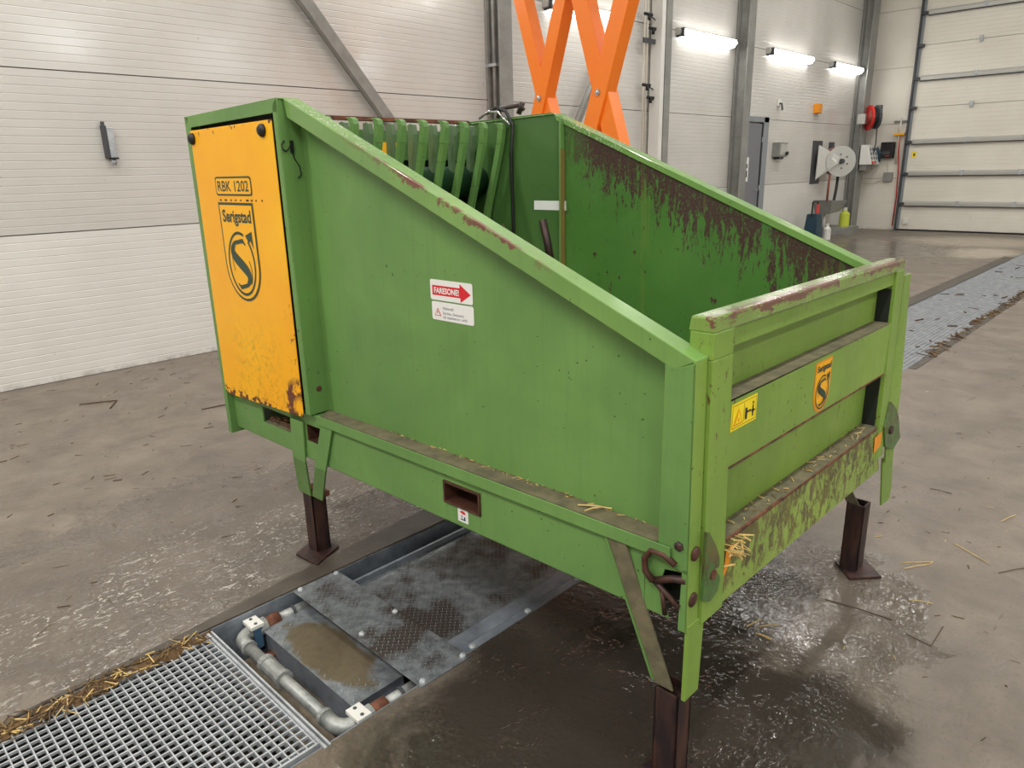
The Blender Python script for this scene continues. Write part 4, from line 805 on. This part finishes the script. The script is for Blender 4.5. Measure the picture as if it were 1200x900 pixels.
# far beam, floor, back of the machine
mm('floor_pan', MB().box(-2.03, -.05, .06, 1.268, .600, .606), 'green_dark', 0)
mm('cross_member', MB().box(-.10, -.03, .10, 1.25, .47, .60), 'green_dark', 0)
mm('back_panel', MB().box(-2.086, -2.08, .056, 1.262, .62, 1.58), 'green_dark', 0)
mm('top_rail', MB().box(-1.99, -1.95, .07, 1.262, 1.66, 1.675), 'rust', .001)
mm('top_rail', MB().box(-1.975, -1.96, .07, 1.262, 1.50, 1.625), 'green_dark', .001)
mm('back_shade_sheet', MB().box(-2.0, -1.99, .07, 1.262, .62, 1.60), 'shade_void', 0)  # dark sheet added to deepen the shade behind the tines
mm('drum', MB().tube([(-1.90, .075, 1.40), (-1.90, 1.258, 1.40)], .07, 24), 'drumgreen', 0, smooth=True)
mm('drum', MB().tube([(-1.86, .075, 1.18), (-1.86, 1.258, 1.18)], .07, 20), 'drumgreen', 0, smooth=True)
mm('yellow_guard', MB().prism([(-1.955, .58, 1.575), (-1.955, .88, 1.575), (-1.95, .82, 1.45), (-1.95, .60, 1.45)], (.004, 0, 0)), 'logoyellow', 0)
for k in range(11):                                            # curved tines over the back
    y_ = .112+k*.1125; pts = []
    prof = [(-1.722, 1.652), (-1.706, 1.645), (-1.700, 1.625), (-1.712, 1.56), (-1.736, 1.484), (-1.77, 1.38), (-1.80, 1.29), (-1.83, 1.18), (-1.84, 1.02)]
    mb = MB()
    for i in range(len(prof)-1):
        (x0, z0), (x1, z1) = prof[i], prof[i+1]
        mb.hexa([(x0-.03, y_-.013, z0), (x0, y_-.013, z0), (x0, y_+.013, z0), (x0-.03, y_+.013, z0), (x1-.03, y_-.013, z1), (x1, y_-.013, z1), (x1, y_+.013, z1), (x1-.03, y_+.013, z1)])
    mm('tine', mb, 'green', .002)
    if k < 10: mm('stripper_plate', MB().prism([(-1.84, y_+.03, 1.645), (-1.825, y_+.03, 1.64), (-1.82, y_+.03, 1.60), (-1.85, y_+.03, 1.42), (-1.87, y_+.03, 1.42), (-1.86, y_+.03, 1.64)], (0, .022, 0)), 'green_grey', .001)
mm('divider_strip', MB().box(-1.392, -1.382, 1.245, 1.27, 1.0, 1.652), 'green', .001); mm('divider_edge', MB().box(-1.382, -1.379, 1.243, 1.268, 1.02, 1.53), 'brass', 0)
mm('blank_label', MB().box(-1.555, -1.372, 1.2665, 1.268, 1.274, 1.314), 'white', 0)
mb = MB(); mb.tube([(-1.82, 1.25, 1.70), (-1.76, 1.25, 1.72), (-1.70, 1.25, 1.70), (-1.66, 1.25, 1.64), (-1.675, 1.25, 1.5), (-1.67, 1.25, 1.20), (-1.68, 1.25, 1.0)], .008, 8); mm('hydraulic_hose', mb, 'black', 0, smooth=True)
mb = MB(); mb.tube([(-1.86, 1.24, 1.68), (-1.80, 1.24, 1.705), (-1.74, 1.24, 1.70), (-1.67, 1.24, 1.64)], .006, 8); mm('pull_wire', mb, 'chrome', 0, smooth=True)
mb = MB(); mb.tube([(-1.80, 1.30, 1.68), (-1.78, 1.30, 1.72), (-1.66, 1.30, 1.725), (-1.64, 1.30, 1.705)], .010, 6); mb.tube([(-1.67, 1.30, 1.69), (-1.645, 1.30, 1.735)], .012, 6); mm('release_handle', mb, 'leg', 0, smooth=True)
mb = MB(); mb.tube([(-1.50, 1.262, 1.23), (-1.47, 1.262, 1.12), (-1.45, 1.262, 1.02)], .018, 8); mm('hanging_rod', mb, 'leg', 0, smooth=True)
mb = MB()
for k in range(60):
    x = random.uniform(-1.75, -1.45); z = 1.33-.0+(x+1.75)*-.9+random.uniform(-.25, .0); y_ = random.uniform(1.15, 1.26); L = random.uniform(.03, .08); a = random.uniform(-1.3, -.4)
    mb.tube([(x, y_, z-.05), (x+L*math.cos(a), y_+random.uniform(-.01, .01), z-.05+L*math.sin(a))], .002, 4)
mm('caught_straw', mb, 'straw_dark', 0, kind='stuff')
# ================================================================== STRAW AND LITTER
def straw(p0, p1, mat, label, r_=.0016, mid=None, name='straw'):
    a, b = Vector(p0), Vector(p1); pts = [a] + ([Vector(mid)] if mid else [a.lerp(b, .5)+Vector((0, 0, .003))]) + [b]
    mb = MB(); mb.tube([p-a for p in pts], r_, 5); o = mb.build(name, mat, label=label, cat=name, loc=(0, 0, 0)); o.location = a; return o
z = .0025
straw((-.638, 2.714, z), (-.557, 2.779, z), 'straw', 'pale folded straw stalk on the floor right of the far front leg', mid=(-.552, 2.80, z))
straw((-.617, 2.676, z), (-.556, 2.772, z), 'straw', 'pale straw stalk just in front of the folded one by the far front leg')
straw((-.752, 2.287, z), (-.546, 2.315, z), 'stem', 'long thin brown stalk on the floor in front of the far front leg', .002, name='stalk')
straw((-.541, 2.472, z), (-.475, 2.504, z), 'straw', 'short pale straw on the floor to the right of the long brown stalk')
straw((-.488, 2.265, z), (-.414, 2.386, z), 'stem', 'bent brown and tan stalk lying in a V on the right floor', .0016, mid=(-.413, 2.252, z), name='stalk')
straw((-.439, 3.328, z), (-.408, 3.437, z), 'straw', 'thin pale straw near the right edge of the picture, farthest up the floor')
straw((-.747, 3.489, z), (-.661, 3.492, z), 'stem', 'short dark stalk on the floor behind the far front leg', name='stalk')
straw((-.879, 1.963, z), (-.86, 2.03, z), 'straw', 'straw left of the small straw cluster beside the tailgate')
straw((-.85, 1.99, z), (-.807, 2.041, z), 'straw', 'upper straw of the small cluster beside the tailgate')
straw((-.84, 1.95, z), (-.79, 1.952, z), 'straw', 'lowest thick straw of the cluster beside the tailgate', .003)
straw((-.53, 3.0, z), (-.40, 2.92, z), 'straw', 'pale straw stub with a bud at the right edge of the floor')
straw((-.357, 2.871, z), (-.28, 2.99, z), 'stem', 'dark twig at the right edge of the floor beside the bud', name='stalk')
straw((-1.01, .035+1.235-.02, .66), (-.93, 1.235+.045, .665), 'straw', 'bright straw lying on the muddy ledge above the fork pocket', .0022)
straw((-.975, 1.232, .662), (-.95, 1.265, .668), 'straw', 'short yellow straw leaning across the first on the muddy ledge', .002)
straw((-5.3, 1.25, z), (-5.05, 1.36, z), 'stem', 'bent pale twig on the floor near the left wall', .006, mid=(-5.2, 1.45, z), name='twig')
straw((-4.5, 2.3, z), (-4.55, 2.75, z), 'stem', 'straight brown twig on the floor left of the yellow cover', .005, name='twig')
straw((-4.1, 2.2, z), (-4.15, 2.45, z), 'stem', 'short brown twig on the floor close to the yellow cover', .005, name='twig')
straw((-4.55, 1.75, z), (-4.5, 2.0, z), 'stem', 'small dark twig in the middle of the left floor', .004, name='twig')
def litter(name, n, xr, yr, zr, mats, label, L=(.01, .05), r_=.0014, where=None):
    mb = MB(); k = 0
    while k < n:
        x = random.uniform(*xr); y_ = random.uniform(*yr)
        if where and not where(x, y_): continue
        k += 1; a = random.uniform(0, math.pi); l_ = random.uniform(*L)/2; zz = random.uniform(*zr)
        mb.tube([(x-l_*math.cos(a), y_-l_*math.sin(a), zz), (x+l_*math.cos(a), y_+l_*math.sin(a), zz+random.uniform(-.3, .3)*l_)], r_*random.uniform(.6, 1.6), 4, random.randrange(len(mats)))
    return mb.build(name, mats, kind='stuff', label=label, cat='litter')
mb = MB(); edge = []
for k in range(41): y_ = -.2+k*.024; edge.append((y_, -2.188+.002*math.sin(k), -2.14+.014*math.sin(k*1.7)+.01*math.sin(k*.6)+.02*max(0, .35-abs(y_-.25))))
for i in range(40):
    (ya, xa, xb), (yb, xc, xd) = edge[i], edge[i+1]; mb.add([(xa, ya, -.004), (xb, ya, -.006), (xd, yb, -.006), (xc, yb, -.004), ((xa+xb)/2, ya, .008), ((xc+xd)/2, yb, .008)], [(0, 4, 5, 3), (4, 1, 2, 5)])
mb.build('silt_strip', 'litter', kind='stuff', label='brown rotten litter packed along the edge of the near grating', cat='litter')
litter('straw_litter', 260, (-2.19, -2.10), (.05, .72), (.0, .014), ['straw_dark', 'straw', 'litter', 'stem'], 'straw and stalks caught along the edge of the near grating', (.02, .07), .0016, lambda x, y_: x < -2.13+.04*math.exp(-((y_-.25)/.15)**2)+random.uniform(0, .01))
litter('floor_chaff', 420, (-6.0, -2.35), (.2, 6), (.001, .003), ['stem', 'straw_dark', 'stem'], 'scattered dark chaff over the left floor', (.006, .06), .0016)
litter('floor_chaff', 420, (-1.40, 1.5), (1.8, 6.5), (.001, .003), ['stem', 'straw_dark', 'straw', 'stem'], 'scattered chaff over the right floor', (.004, .03), .0012)
litter('ledge_chaff', 90, (-2.1, -.8), (1.262, 1.285), (.655, .662), ['straw', 'straw_dark'], 'fine chaff along the back of the muddy ledge', (.006, .022), .001, lambda x, y_: abs(y_-(1.235+.052+KS*(x+.7))) < .006)
litter('tailgate_chaff', 60, (-.735, -.695), (1.45, 2.35), (.624, .628), ['straw', 'straw_dark'], 'bits of chaff on the lower ledge of the tailgate', (.006, .03), .001)
litter('hinge_straw', 26, (-.672, -.66), (1.38, 1.45), (.57, .63), ['straw'], 'tuft of straw hanging at the near tailgate hinge', (.02, .05), .0014)
litter('drain_debris', 26, (-2.15, -1.5), (6.3, 12.5), (.002, .008), ['stem', 'litter'], 'dark debris on the long drain grating', (.04, .12), .005)
litter('drain_edge_debris', 170, (-1.50, -1.42), (6.0, 11), (.0, .01), ['stem', 'litter', 'straw_dark'], 'debris along the right edge of the long grating', (.03, .12), .005)
